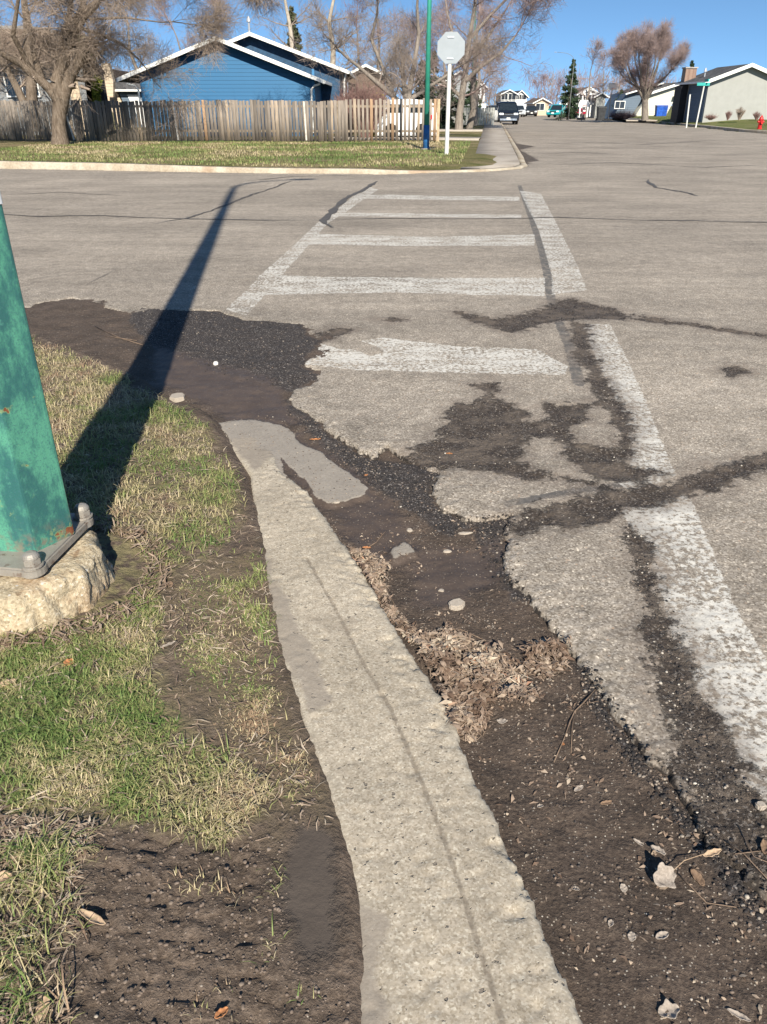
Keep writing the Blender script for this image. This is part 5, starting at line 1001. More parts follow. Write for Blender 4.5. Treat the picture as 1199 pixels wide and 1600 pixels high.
# ---- cars
M_TYRE = simple('tyre', (.018, .018, .019), .85); M_RIM = simple('alloy_rim', (.45, .46, .48), .35, .8); M_CGLASS = simple('car_glass', (.015, .02, .024), .06, spec=.7); M_HEAD = simple('headlight_glass', (.75, .78, .80), .15, spec=.6); M_TAIL = simple('tail_light', (.45, .02, .015), .3); M_PLATE = simple('number_plate', (.7, .7, .68), .5); M_CHR = simple('chrome', (.6, .61, .63), .2, .9)
CARN = [0]
def car(loc, rz, col, label, L=4.6, W=1.85, H=1.72, suv=True, z0=0.0, group='parked cars', name='parked_car', long_roof=None):
    root = empty(name, (loc[0], loc[1], z0), label, 'car', group, rz); paint = Nt('car_paint', .25, .6); paint.set('Base Color', paint.mix(paint.noise(2, 3), col, tuple(c * .85 for c in col))); paint.set('Metallic', .3); paint.set('Coat Weight', .6); pm2 = paint.m
    k = H / 1.72; belt = 1.02 * k if suv else .90 * k; gc = .24
    # side profile of the lower body; the front is -y
    prof = [(-L / 2 + .02, gc + .12), (-L / 2, .52), (-L / 2 + .03, .80 * k), (-L / 2 + .22, .93 * k), (-L / 2 + .95, belt + .02), (-L / 2 + 1.12, belt + .05), (L / 2 - (.25 if suv else .95), belt + .05), (L / 2 - .08, belt - .03), (L / 2 - .02, .62), (L / 2 - .06, gc + .14), (L / 2 - .3, gc)]
    arch = []
    def archpts(cy, r=.40): return [(cy + r * math.cos(a), max(gc, .34 + r * math.sin(a))) for a in [0.0, .5, 1.0, 1.57, 2.14, 2.64, 3.14]]
    yw = (-L / 2 + .85, L / 2 - .85)
    bot = [(yw[1] + .42, gc)] + archpts(yw[1]) + [(yw[1] - .42, gc), (yw[0] + .42, gc)] + archpts(yw[0]) + [(yw[0] - .42, gc)]
    prof = prof + bot; n = len(prof); m = MB(); V = []
    secs = [(-W / 2 + .10, .97), (-W / 2 + .02, 1.0), (-W / 2, .995), (0, 1.0), (W / 2, .995), (W / 2 - .02, 1.0), (W / 2 - .10, .97)]
    secs = [(-W / 2, 0), (-W / 2 + .07, .05), (-W / 4, .08), (W / 4, .08), (W / 2 - .07, .05), (W / 2, 0)]
    for x, g_ in secs:
        for (y, z) in prof:
            yy = y + (-g_ if y < -L / 2 + .3 else (g_ if y > L / 2 - .3 else 0)); V.append((x, yy, z + (g_ * .35 if z > .8 * k else 0)))
    F = [(i * n + j, i * n + (j + 1) % n, (i + 1) * n + (j + 1) % n, (i + 1) * n + j) for i in range(len(secs) - 1) for j in range(n)] + [tuple(range(n)), tuple(range((len(secs) - 1) * n + n - 1, (len(secs) - 1) * n - 1, -1))]
    m.add(V, F); m.build('body', pm2, root)
    # cabin: pillars and roof in paint, glass inset
    y0, y1 = -L / 2 + 1.02, (L / 2 - .12 if suv else L / 2 - .95); t0, t1 = y0 + .62, (y1 - .22 if suv else y1 - .5); zr = H; bw, tw = W / 2 - .06, W / 2 - .22; b = belt + .03
    m = MB(); m.add([(-bw, y0, b), (bw, y0, b), (bw, y1, b), (-bw, y1, b), (-tw, t0, zr - .10), (tw, t0, zr - .10), (tw, t1, zr - .10), (-tw, t1, zr - .10)], [(0, 1, 5, 4), (1, 2, 6, 5), (2, 3, 7, 6), (3, 0, 4, 7)]); m.build('windows', M_CGLASS, root)
    m = MB(); m.add([(-tw - .02, t0 - .06, zr - .10), (tw + .02, t0 - .06, zr - .10), (tw + .02, t1 + .05, zr - .10), (-tw - .02, t1 + .05, zr - .10), (-tw + .10, t0 + .2, zr), (tw - .10, t0 + .2, zr), (tw - .10, t1 - .1, zr - .02), (-tw + .10, t1 - .1, zr - .02)], [(3, 2, 1, 0), (0, 1, 5, 4), (1, 2, 6, 5), (2, 3, 7, 6), (3, 0, 4, 7), (4, 5, 6, 7)]); m.build('roof', pm2, root, .015)
    m = MB()
    for sx in (-1, 1):
        for (ya, yb_) in ((y0 - .02, t0 - .03), (y1 + .02, t1 + .02), ((y0 + y1) / 2 + .1, (t0 + t1) / 2 + .05)): m.tube([(sx * (bw + .012), ya, b - .02), (sx * (tw + .012), yb_, zr - .09)], .04, 6)
    m.build('pillars', pm2, root)
    for sx in (-1, 1):
        for y in yw:
            w2 = MB(); w2.tube([(-.11, 0, 0), (-.10, 0, 0), (.10, 0, 0), (.11, 0, 0)], [.30, .335, .335, .30], 22); o = w2.build('wheel', M_TYRE, root); o.location = (sx * (W / 2 - .12), y, .335)
            r2 = MB(); r2.tube([(sx * .112, 0, 0), (sx * .12, 0, 0)], [.20, .18], 14); r2.build('rim', M_RIM, o)
        m = MB(); m.box((sx * (W / 2 - .30), -L / 2 - .045, .80 * k), (.40, .10, .16)); m.build('headlight', M_HEAD, root, .03)
        m = MB(); m.box((sx * (W / 2 - .14), L / 2 + .0, .88 * k), (.22, .08, .26)); m.build('tail_light', M_TAIL, root, .02)
        m = MB(); m.box((sx * (W / 2 + .08), y0 + .32, b + .10), (.22, .12, .15)); m.build('mirror', pm2, root, .03)
    m = MB(); m.box((0, -L / 2 - .075, .76 * k), (.86, .05, .20)); m.build('grille', M_DARK, root, .01)
    m = MB(); m.box((0, -L / 2 - .105, .76 * k), (.80, .02, .035)); m.box((0, -L / 2 - .06, .42), (W * .8, .12, .15)); m.build('bumper_trim', M_CHR if suv else pm2, root, .01)
    MB().box((0, -L / 2 - .125, .50), (.31, .015, .16)).build('number_plate', M_PLATE, root)
    return root
pc = AT(796.5, 192, 78); car((pc.x, 80.3), -.06, (.008, .010, .018), 'dark blue sports utility car facing the camera, parked at the left kerb', 4.7, 1.9, 1.86, z0=.0)
# grey pickup box behind it, white cars farther off
pc = AT(877, 178, 106); car((pc.x, 108), R(-28), (.02, .42, .46), 'turquoise car parked beside the spruce under the trellis', 4.2, 1.7, 1.45, False, .22)
pc = AT(899, 178, 112); car((pc.x, 114), R(15), (.42, .02, .05), 'red car parked under the white pergola', 4.3, 1.75, 1.5, False, .22)
pc = AT(813, 174, 128); car((pc.x + .3, 132), -.04, (.60, .62, .63), 'white car just right of and beyond the dark blue car', 4.6, 1.8, 1.6, True, 0)
pc = AT(772, 172, 150); car((pc.x, 158), R(85), (.62, .63, .64), 'white car across the street end left of the dark blue car', 4.8, 1.8, 1.5, False, .1)
pc = AT(833, 176, 136); car((pc.x, 138), -.1, (.05, .045, .045), 'dark car parked far down the right kerb', 4.5, 1.8, 1.5, False, 0)
pc = AT(779, 180, 100); car((pc.x, 104), -.08, (.10, .12, .14), 'dark grey car hidden behind the dark blue car at the left kerb', 4.7, 1.8, 1.6, True, 0)
# white camper trailer behind the spaced pickets
Yv = 40.5; cv = empty('camper_trailer', (AT(640, 200, Yv).x, Yv, .16), 'white camper trailer with rounded roof parked behind the spaced pickets', 'trailer'); v0 = cv.location.x
def qv(u, v): p = AT(u, v, Yv); return (p.x - v0, p.z - .16)
M_VAN = simple('white_gelcoat', (.70, .71, .72), .35, var=.06)
m = MB(); m.prism([qv(588, 212), qv(686, 212), qv(686, 190), qv(680, 164), qv(672, 157), qv(640, 154.5), qv(606, 156), qv(594, 164), qv(588, 186)], 0, 2.0, 'y'); m.build('body', M_VAN, cv, .05)
m = MB(); m.prism([qv(602, 176), qv(630, 176), qv(630, 163), qv(606, 163)], -.02, -.002, 'y'); m.build('window', M_CGLASS, cv); m = MB(); m.prism([qv(640, 176), qv(672, 176), qv(670, 163), qv(640, 163)], -.02, -.002, 'y'); m.build('window', M_CGLASS, cv)
for u in (612, 664): o = MB().tube([(0, -.03, 0), (0, .18, 0)], .32, 18).build('wheel', M_TYRE, cv); o.location = (qv(u, 0)[0], .0, .32)
# ---- distant houses
def far_house(u0, u1, v0, ve, vr, Y, wall, label, zg=.0, roof=None, ur=None, windows=(), depth=9, name='house'):
    c0 = AT((u0 + u1) / 2, 165, Y); r_ = empty(name, (c0.x, Y, zg), label, 'house')
    x0, x1 = AT(u0, 165, Y).x - c0.x, AT(u1, 165, Y).x - c0.x; ze = AT(600, ve, Y).z - zg; zr = AT(600, vr, Y).z - zg
    gable(r_, x0, x1, -.3, ze, zr, depth, wall, roof, .4, .4, .10, .16, None if ur is None else AT(ur, 165, Y).x - c0.x)
    for (uu, vv, ww, hh_) in windows:
        p = AT(uu, vv, Y); window(r_, p.x - c0.x, p.z - zg, ww, hh_, -.02)
    return r_, c0
h1, c0 = far_house(784, 806, 175, 147, 141, 165, M_GREYS, 'grey two storey house closing the far end of the street', 0, windows=[(789, 152, 1.3, 1.2), (800, 152, 1.5, 1.2), (789, 163, 1.5, 1.4), (800, 163, 1.2, 1.4)])
h2, c0 = far_house(805, 822, 175, 150, 142, 170, M_WHITEW, 'white two storey house with garage right of the grey one at the street end', 0, windows=[(809, 154, 1.3, 1.2), (817, 154, 1.3, 1.2)])
p = AT(814, 166, 170); MB().box((p.x - c0.x, -.05, 1.3), (2.2, .08, 2.5)).build('garage_door', M_DOORW, h2)
far_house(904, 932, 185, 146, 137, 122, M_GREYS, 'brown roofed house with white porch behind the pergola', .2, M_ROOFB, windows=[(912, 152, 1.2, 1.2), (922, 152, 1.2, 1.2)])
far_house(931, 945, 180, 150, 146, 118, M_GREYW, 'pale shed wall with sloping top beside the porch', .2, M_ROOF, depth=4)
far_house(836, 858, 178, 160, 154, 150, M_BEIGE, 'low beige bungalow behind the far bare bushes', .1, M_ROOFB, windows=[(844, 167, 1.4, 1.0)])
far_house(690, 745, 190, 130, 112, 95, M_GREYS, 'house hidden behind the spruces on the left side of the street', .2, M_ROOF)
far_house(545, 600, 190, 118, 104, 60, M_ROOFB, 'dark red sided house behind the twiggy shrub next to the blue house', .15, M_ROOFB)
far_house(740, 757, 180, 135, 126, 120, M_WHITEW, 'white house partly seen beyond the lamp post on the left of the street', .2, M_ROOF)
# porch front and pergola
pg = empty('pergola', (AT(905, 180, 110).x, 110, .2), 'white pergola of thin posts and beams over the parked red car', 'pergola'); g0 = pg.location.x
def qg(u, v, Y=110): p = AT(u, v, Y); return (p.x - g0, p.z - .2)
for u in (876, 893, 905, 917): a, b = qg(u, 184), qg(u, 165); MB().box(((a[0]), 0, b[1] / 2), (.14, .14, b[1])).build('post', M_FASCIA, pg)
a, b = qg(874, 165), qg(919, 163); MB().box(((a[0] + b[0]) / 2, 0, b[1] + .05), (b[0] - a[0], .16, .22)).build('beam', M_FASCIA, pg)
po = empty('porch', (AT(922, 180, 119).x, 119, .2), 'tall white gabled porch frame in front of the brown roofed house', 'porch'); p0 = po.location.x
def qp(u, v): p = AT(u, v, 119); return (p.x - p0, p.z - .2)
for u in (911, 917, 925, 934): a = qp(u, 148); MB().box((a[0], 0, a[1] / 2), (.16, .16, a[1])).build('post', M_FASCIA, po)
for z in (148, 163): a, b = qp(908, z), qp(937, z); MB().box(((a[0] + b[0]) / 2, 0, a[1] + .1), (b[0] - a[0], .2, .2)).build('beam', M_FASCIA, po)
MB().tube([(qp(907, 148)[0], 0, qp(0, 147)[1]), (qp(922, 140)[0], 0, qp(0, 139.5)[1]), (qp(937, 148)[0], 0, qp(0, 147)[1])], .11, 6).build('gable_rail', M_FASCIA, po)
m = MB(); a, b = qp(911, 162), qp(918, 157); m.box(((a[0] + b[0]) / 2, -.1, (a[1] + b[1]) / 2), (b[0] - a[0], .05, b[1] - a[1])); m.build('panel', M_DOORW, po)
# children's basketball stand and pale trolley at the kerb
hoop(909, 186, 94, 1.5, 'low pale play hoop at the kerb in front of the pergola')
ut = empty('utility_box', (AT(755, 180, 90).x, 90, .2), 'white utility box beside the pavement left of the dark blue car', 'box'); MB().box((0, 0, .75), (.5, .4, 1.5)).build('cabinet', M_DOORW, ut, .03); MB().box((0, 0, 1.53), (.56, .46, .06)).build('lid', M_ALU, ut)
# low timber fence by the spruces
lf = empty('board_fence', (AT(742, 190, 66).x, 66, .2), 'short pale board fence beyond the lamp post by the pavement', 'fence')
m = MB()
for k in range(24): m.box((-3.2 + k * .2, .02 * (k % 2), .6), (.17, .02, 1.2))
m.build('boards', simple('pale_boards', (.36, .36, .33), .9), lf); MB().box((-.9, .06, .9), (4.7, .04, .08)).build('rail', bpy.data.materials['pale_boards'], lf)
# ================================================================== TREES
def frust(name, P0, P1, R0, R1, n, mat, parent, smooth=True):
    P0, P1, R0, R1 = map(np.asarray, (P0, P1, R0, R1)); D = P1 - P0; Ln = np.linalg.norm(D, axis=1, keepdims=True) + 1e-9; D = D / Ln
    up = np.where(np.abs(D[:, 2:3]) < .9, np.array([[0, 0, 1.]]), np.array([[1., 0, 0]])); U = np.cross(D, up); U /= np.linalg.norm(U, axis=1, keepdims=True); W = np.cross(D, U)
    a = np.arange(n) * 2 * np.pi / n; C = np.cos(a)[None, :, None]; S = np.sin(a)[None, :, None]; ring = U[:, None] * C + W[:, None] * S
    V = np.concatenate([P0[:, None] + ring * R0[:, None, None], P1[:, None] + ring * R1[:, None, None]], 1)
    q = np.array([[k, (k + 1) % n, n + (k + 1) % n, n + k] for k in range(n)])[None] + np.arange(len(P0))[:, None, None] * 2 * n
    return npmesh(name, V.reshape(-1, 3), q.reshape(-1, 4), mat, parent, smooth=smooth)
def rperp(d, rng):
    v = Vector((rng.gauss(0, 1), rng.gauss(0, 1), rng.gauss(0, 1))); v = v - d * v.dot(d); return v.normalized()
def grow(segs, p, d, L, r, lev, cfg, rng):
    n = cfg['n'][lev]; st = L / n; r1 = r * cfg['taper'][lev]; pts = [(p.copy(), r)]
    for i in range(n):
        d = (d + rperp(d, rng) * cfg['wig'][lev] + Vector((0, 0, cfg['up'][lev]))).normalized(); q = p + d * st; ra = r + (r1 - r) * i / n; rb = r + (r1 - r) * (i + 1) / n
        segs[min(lev, 2)].append((p.copy(), q.copy(), ra, rb)); p = q; pts.append((p.copy(), rb))
        if lev < cfg['lev']:
            f = (i + 1) / n
            if f >= cfg['start'][lev]:
                k = cfg['kids'][lev]; k = int(k) + (rng.random() < k - int(k))
                for _ in range(k):
                    a = cfg['ang'][lev] * (.7 + .6 * rng.random()); nd = (d * math.cos(a) + rperp(d, rng) * math.sin(a)).normalized()
                    grow(segs, p.copy(), nd, L * cfg['len'][lev] * (.6 + .7 * rng.random()) * (1.15 - .5 * f), rb * cfg['rk'][lev], lev + 1, cfg, rng)
def bark(name, a, b):
    t = Nt(name, .95, .1); t.set('Base Color', t.mix(t.ramp(t.noise(5, 5, .7, vec=t.stretch((3, 3, .6))), .35, .65), a, b)); t.set('Normal', t.bump(t.noise(9, 5, vec=t.stretch((3, 3, .5))), .8, .04)); return t.m
B_BROWN = bark('bark_brown', (.11, .083, .062), (.20, .16, .125)); B_GREY = bark('bark_grey', (.17, .145, .125), (.27, .235, .20)); B_PALE = bark('bark_pale', (.30, .26, .21), (.44, .39, .32))
T_TAN = simple('twigs_tan', (.29, .23, .185), .9, var=.25, sc=1.5); T_RED = simple('twigs_red', (.215, .13, .115), .9, var=.2, sc=1.5); T_GREY = simple('twigs_grey', (.25, .205, .175), .9, var=.2, sc=1.5); T_PINK = simple('twigs_pink', (.27, .203, .19), .9, var=.2, sc=1.5)
def bare_tree(name, loc, label, cfg, seed, limbs, barkm, twigm, group='bare trees', twigs=3, tl=.5, tr=.006, droop=0., rot=0, cov=.6, zcut=0.):
    """limbs: (start, direction, length, radius, level) in local metres; level 0 = trunk"""
    rng = random.Random(seed); root = empty(name, loc, label, 'tree', group, rot); segs = {0: [], 1: [], 2: []}
    for pts, rs_ in limbs:                     # hand placed trunk and main limbs: polylines; children grow from the last ones
        pts = [Vector(p) for p in pts]
        for i in range(len(pts) - 1): segs[0].append((pts[i], pts[i + 1], rs_[i], rs_[i + 1]))
        d = (pts[-1] - pts[-2]).normalized(); grow(segs, pts[-1], d, cfg['L0'], rs_[-1], 0, cfg, rng)
        if len(pts) > 2:
            for i in range(1, len(pts) - 1):
                if pts[i].z > cfg.get('zmin', 1.8):
                    for _ in range(cfg.get('side', 2)): nd = (rperp((pts[i + 1] - pts[i]).normalized(), rng) + Vector((0, 0, .35))).normalized(); grow(segs, pts[i], nd, cfg['L0'] * .7, rs_[i] * .4, 1, cfg, rng)
    A = segs[0] + segs[1]
    if limbs:
        pt = [l[0] for l in limbs]
    f = lambda S, i: np.array([s[i] for s in S], float)
    tk = [s for s in segs[0] if s[2] > cfg.get('tk', .05)]; rest = [s for s in segs[0] if s[2] <= cfg.get('tk', .05)] + segs[1] + segs[2]
    tob = frust('trunk', f(tk, 0), f(tk, 1) + (f(tk, 1) - f(tk, 0)) * .04, f(tk, 2), f(tk, 3), 10, barkm, root)
    T = segs[2] + segs[1] + [s for s in segs[0] if s[2] < .085]; P0 = f(T, 1); D = P0 - f(T, 0); D /= np.linalg.norm(D, axis=1, keepdims=True); rs = np.random.RandomState(seed); a0, a1, b0, b1 = [f(rest, 0)], [f(rest, 1)], [f(rest, 2)], [f(rest, 3)]
    for k in range(twigs):
        d = D + rs.randn(*D.shape) * .55; d[:, 2] += .15 - droop; d /= np.linalg.norm(d, axis=1, keepdims=True); l = tl * (.4 + .9 * rs.rand(len(P0), 1)); s0 = f(T, 0) + (P0 - f(T, 0)) * rs.rand(len(P0), 1)
        e1 = s0 + d * l; a0.append(s0); a1.append(e1); b0.append(np.full(len(P0), tr)); b1.append(np.full(len(P0), tr * .5))
        d2 = d + rs.randn(*d.shape) * .5; d2[:, 2] -= droop; d2 /= np.linalg.norm(d2, axis=1, keepdims=True); mid = s0 + d * l * .5
        a0.append(mid); a1.append(mid + d2 * l * .6); b0.append(np.full(len(P0), tr * .8)); b1.append(np.full(len(P0), tr * .45))
    A0, A1, B0, B1 = map(np.concatenate, (a0, a1, b0, b1)); nr = len(segs[0]) + len(segs[1]) - len(tk); lenr = np.linalg.norm(A1 - A0, axis=1) * (B0 + B1)
    lo, hi = np.percentile(A0, 3, axis=0), np.percentile(A0, 97, axis=0); area = .75 * (hi[0] - lo[0]) * (hi[2] - lo[2]); fine = np.arange(len(A0)) >= nr
    want = max(.05, (1.75 * cov * area) / max(1e-6, lenr[fine].sum()))
    if want < 1: sc = max(.8, want ** .5); B0 = np.where(fine, B0 * sc, B0); B1 = np.where(fine, B1 * sc, B1); want = want / sc
    keep = (~fine) | (rs.rand(len(A0)) < want); keep &= (A0[:, 2] > zcut) | ((rs.rand(len(A0)) < .12))
    a0, a1, b0, b1 = [A0[keep]], [A1[keep]], [B0[keep]], [B1[keep]]
    frust('crown', np.concatenate(a0), np.concatenate(a1), np.concatenate(b0), np.concatenate(b1), 3, twigm, root)
    return root
CFG = dict(lev=3, n=[5, 5, 4, 3], taper=[.45, .35, .35, .4], wig=[.16, .2, .24, .25], up=[.06, .05, .03, .0], start=[.2, .2, .25, .2], kids=[2, 2, 2, 1], ang=[.75, .75, .7, .7], len=[.62, .55, .5, .5], rk=[.5, .5, .55, .6], L0=3.2)
def loc_of(u, v, Y, z=.15): p = AT(u, v, Y); return (p.x, Y, z)
def lp(u, v, Y, o, dy=0): p = AT(u, v, Y); return (p.x - o[0], dy, p.z - o[2])
# big old tree at the left
o = loc_of(95, 222, 34.4); Yt = 34.4; P = lambda u, v, dy=0: lp(u, v, Yt, o, dy)
k = 34.4 * CT / 1200
cfg = dict(CFG, L0=2.1, rk=[.55, .5, .5, .5], up=[.04, .03, .0, -.02], wig=[.2, .24, .28, .3], kids=[2.4, 2.3, 2, 1], tk=.045, zmin=2.2, side=2)
limbs = [([P(95, 226), P(94, 214), P(92, 195), P(93, 175), P(96, 155)], [.52, .42, .37, .37, .42]),
         ([P(96, 160), P(90, 130, -.1), P(98, 100), P(108, 70), P(113, 40), P(128, 10, .2), P(128, -20)], [.40, .33, .30, .26, .20, .16, .12]),
         ([P(94, 160), P(80, 138, -.2), P(62, 118, -.5), P(44, 100, -.8), P(20, 84, -1.2), P(-8, 70, -1.6)], [.30, .24, .21, .18, .14, .10]),
         ([P(100, 100), P(92, 70, .4), P(98, 30, .6), P(100, -20, .9)], [.22, .17, .14, .1]),
         ([P(104, 80), P(122, 50, -.2), P(140, 30, -.5), P(165, 15, -1)], [.2, .15, .12, .08]),
         ([P(106, 60), P(125, 44, .2), P(150, 52, .5), P(180, 66, .8), P(205, 90, 1.0)], [.12, .10, .085, .065, .04]),
         ([P(70, 125, -.3), P(50, 95, .4), P(35, 50, .8), P(20, 5, 1.2), P(10, -40, 1.4)], [.2, .17, .15, .12, .09]),
         ([P(128, 20), P(165, -8), P(215, -25, -.3)], [.14, .10, .07]), ([P(165, -8), P(225, -50, -.4), P(280, -70, .2), P(330, -60, .5)], [.10, .08, .06, .04]), ([P(140, 30), P(190, 25, .6), P(240, 30, 1.2)], [.07, .05, .035]), ([P(60, 118, -.4), P(45, 60, -1.4), P(60, 10, -1.8)], [.14, .11, .08])]
bare_tree('bare_tree', o, 'huge old bare tree with twisting thick limbs on the lawn at the left', cfg, 21, [(p_, [r_ * .74 for r_ in q_]) for p_, q_ in limbs], B_BROWN, T_TAN, twigs=7, tl=.55, tr=.0065, droop=.18, cov=1.35, zcut=2.3)
# second leaning tree behind the fence at far left
o = loc_of(52, 190, 42); P = lambda u, v, dy=0: lp(u, v, 42, o, dy)
bare_tree('bare_tree', o, 'bare tree with two pale stems and a sawn branch behind the fence at far left', dict(CFG, L0=2.4, lev=2), 22, [([P(54, 200), P(50, 150), P(48, 100), P(42, 50)], [.30, .26, .22, .15]), ([P(42, 170), P(28, 140), P(10, 105), P(-20, 70)], [.2, .17, .13, .09])], B_BROWN, T_TAN, twigs=3, tl=.6, tr=.008, droop=.2)
# ash and birch trees behind the blue house
def upright(u, vb, Y, vt, r, label, seed, barkm, twigm, lean=0., spread=1.0, lev=3, name='bare_tree', tr=.009, twigs=2, L0=None, zg=.15, kids=None, tl=.6, zmin=None, ang=None, cov=.45):
    o = loc_of(u, vb, Y, zg); H = AT(u, vt, Y).z - zg; rng = random.Random(seed); pts = [(0, 0, -.1)]; rr_ = [r]; n = 5
    for k in range(1, n + 1): pts.append((lean * H * k / n + rng.uniform(-.12, .12) * r * 8, rng.uniform(-.3, .3) * r * 3, H * .72 * k / n)); rr_.append(r * (1 - .72 * k / n))
    c = dict(CFG, L0=L0 or H * .30 * spread, lev=lev, side=3, zmin=zmin if zmin else H * .22, tk=r * .25)
    if kids: c['kids'] = kids
    if ang: c['ang'] = ang
    return bare_tree(name, o, label, c, seed, [(pts, rr_)], barkm, twigm, twigs=twigs, tr=tr, tl=tl, cov=cov, zcut=(zmin or 2) * .8)
upright(480, 120, 58, -90, .30, 'pale leaning tree trunk rising behind the blue house roof', 31, B_PALE, T_GREY, lean=-.10, lev=2, zg=.15, cov=0.22)
upright(522, 120, 60, -100, .30, 'white barked birch standing straight behind the blue house', 32, B_PALE, T_GREY, lean=0, lev=2, name='birch_tree', cov=0.25)
upright(590, 150, 66, -30, .20, 'bare tree with fine grey twigs between the birch and the lamp post', 33, B_GREY, T_GREY, lev=3, zmin=2, cov=.8)
upright(560, 150, 75, 0, .20, 'more distant bare tree just right of the birch', 37, B_GREY, T_RED, lev=2, zmin=2, cov=.55)
upright(285, 120, 90, 5, .22, 'hazy bare tree top above the left slope of the blue gable', 34, B_GREY, T_PINK, lev=2, twigs=3, zmin=2, cov=.55)
upright(350, 110, 95, 12, .22, 'hazy bare tree top above the blue gable peak', 35, B_GREY, T_PINK, lev=2, twigs=3, zmin=2, cov=.55)
upright(215, 140, 70, -10, .25, 'bare tree behind the chimney house left of the blue gable', 36, B_GREY, T_TAN, lev=3, twigs=2, zmin=3, cov=.8)
upright(155, 140, 66, -20, .25, 'bare tree with grey trunk beside the ivy covered wall', 38, B_GREY, T_TAN, lev=2, twigs=3, zmin=3, cov=.8)
# low forked tree behind the spaced pickets
o = loc_of(637, 200, 41.5); P = lambda u, v, dy=0: lp(u, v, 41.5, o, dy)
bare_tree('bare_tree', o, 'forked bare tree behind the spaced pickets beside the green lamp post', dict(CFG, L0=2.0, kids=[2, 2, 1.6, 1], zmin=1.6), 41, [([P(637, 212), P(637, 190), P(637, 168)], [.22, .19, .17]), ([P(636, 172), P(616, 152), P(592, 132, -.4), P(560, 104, -.8)], [.15, .12, .10, .07]), ([P(637, 168), P(640, 140), P(648, 100, .3), P(655, 55, .4), P(652, 10)], [.15, .13, .11, .09, .06]), ([P(640, 155), P(665, 140), P(695, 120, -.3)], [.10, .08, .06]), ([P(616, 150), P(600, 110, .4), P(580, 60, .6), P(590, 20)], [.11, .09, .07, .05])], B_GREY, T_GREY, twigs=5, tl=.5, tr=.007)
# row of red twigged street trees
o = loc_of(718, 205, 52.5, .2); P = lambda u, v, dy=0: lp(u, v, 52.5, o, dy)
bare_tree('street_tree', o, 'tall red brown bare street tree just right of the stop sign', dict(CFG, L0=3.0, up=[.10, .08, .05, .02], kids=[2.2, 2.2, 1.8, 1]), 51, [([P(717, 208), P(718, 180), P(722, 150), P(728, 110), P(734, 60), P(742, 10), P(746, -40)], [.27, .22, .20, .17, .13, .10, .07]), ([P(719, 150), P(706, 138), P(692, 128, -.3)], [.12, .09, .06]), ([P(724, 130), P(750, 105, -.4), P(780, 84, -.7), P(800, 60, -1)], [.13, .11, .08, .05]), ([P(728, 105), P(712, 70), P(700, 20, .5)], [.12, .09, .06]), ([P(735, 60), P(765, 25, -.3), P(800, -10, -.5)], [.10, .08, .06]), ([P(730, 90), P(762, 60, .8), P(790, 20, 1.2)], [.10, .08, .05])], B_GREY, T_PINK, 'street trees', twigs=8, tl=.65, tr=.0085, cov=.85)
upright(733, 203, 57, -20, .24, 'red brown bare street tree standing close behind the tallest one', 52, B_GREY, T_PINK, lev=3, zg=.2, zmin=2.4, tr=.009, cov=.8, twigs=6)
upright(742, 198, 66, 30, .22, 'red brown bare street tree third along the pavement', 53, B_GREY, T_PINK, lev=2, zg=.2, zmin=2.4, tr=.012, twigs=4)
upright(690, 190, 70, 0, .2, 'bare tree among the dark spruces behind the stop sign', 54, B_GREY, T_PINK, lev=3, zg=.2, zmin=3, tr=.011, twigs=4)
# round maple on the right
o = loc_of(1008, 186, 86, .3); P = lambda u, v, dy=0: lp(u, v, 86, o, dy)
fan = [([P(1008, 188), P(1008, 165), P(1008, 154)], [.34, .30, .28])]
for du, vt, dy in ((-36, 118, -.5), (-28, 98, .8), (-18, 86, -1), (-8, 80, 1.6), (2, 78, .5), (12, 80, -1.4), (22, 86, -.6), (32, 96, .8), (42, 116, -.3), (-30, 128, 1.4), (28, 126, -1.5), (8, 100, 1.8), (-8, 104, -2)): fan.append(([P(1008, 160), P(1008 + du * .35, 135, dy * .4), P(1008 + du * .68, (vt + 135) / 2 - 4, dy)], [.14, .11, .07]))
bare_tree('bare_tree', o, 'large rounded bare tree with reddish twigs in front of the cream house', dict(CFG, L0=2.25, up=[.12, .10, .08, .04], kids=[2, 2, 1.4, 1], wig=[.1, .12, .15, .2], ang=[.5, .5, .55, .6], zmin=1.5, side=1), 61, fan, B_GREY, T_PINK, 'bare trees', twigs=7, tl=.6, tr=.010, cov=.8)
# farther bare trees
i = 0
for (u, vb, Y, vt, lab, tw) in [(915, 178, 118, 80, 'bare tree directly behind the pointed spruce', T_PINK), (938, 178, 125, 92, 'bare tree above the white porch', T_PINK), (962, 180, 112, 98, 'bare tree between the basketball hoop and the round tree', T_PINK), (850, 172, 160, 126, 'small red bare tree far down the right side', T_RED), (838, 172, 175, 132, 'small hazy bare tree farthest down the right side', T_RED), (868, 174, 150, 130, 'small red bare tree left of the spruce', T_RED), (984, 180, 105, 115, 'low reddish bare tree left of the round tree', T_RED), (765, 170, 130, 118, 'tan bare tree at the end of the left hand row', T_TAN), (773, 170, 140, 132, 'lower tan bare tree beside the end of the left hand row', T_TAN), (752, 175, 100, 95, 'bare tree behind the third street tree', T_PINK)]:
    upright(u, vb, Y, vt, .2, lab, 70 + i, B_GREY, tw, lev=2, zg=.2, zmin=1.2, tr=.018, twigs=5, spread=1.05, tl=.8, cov=.55); i += 1
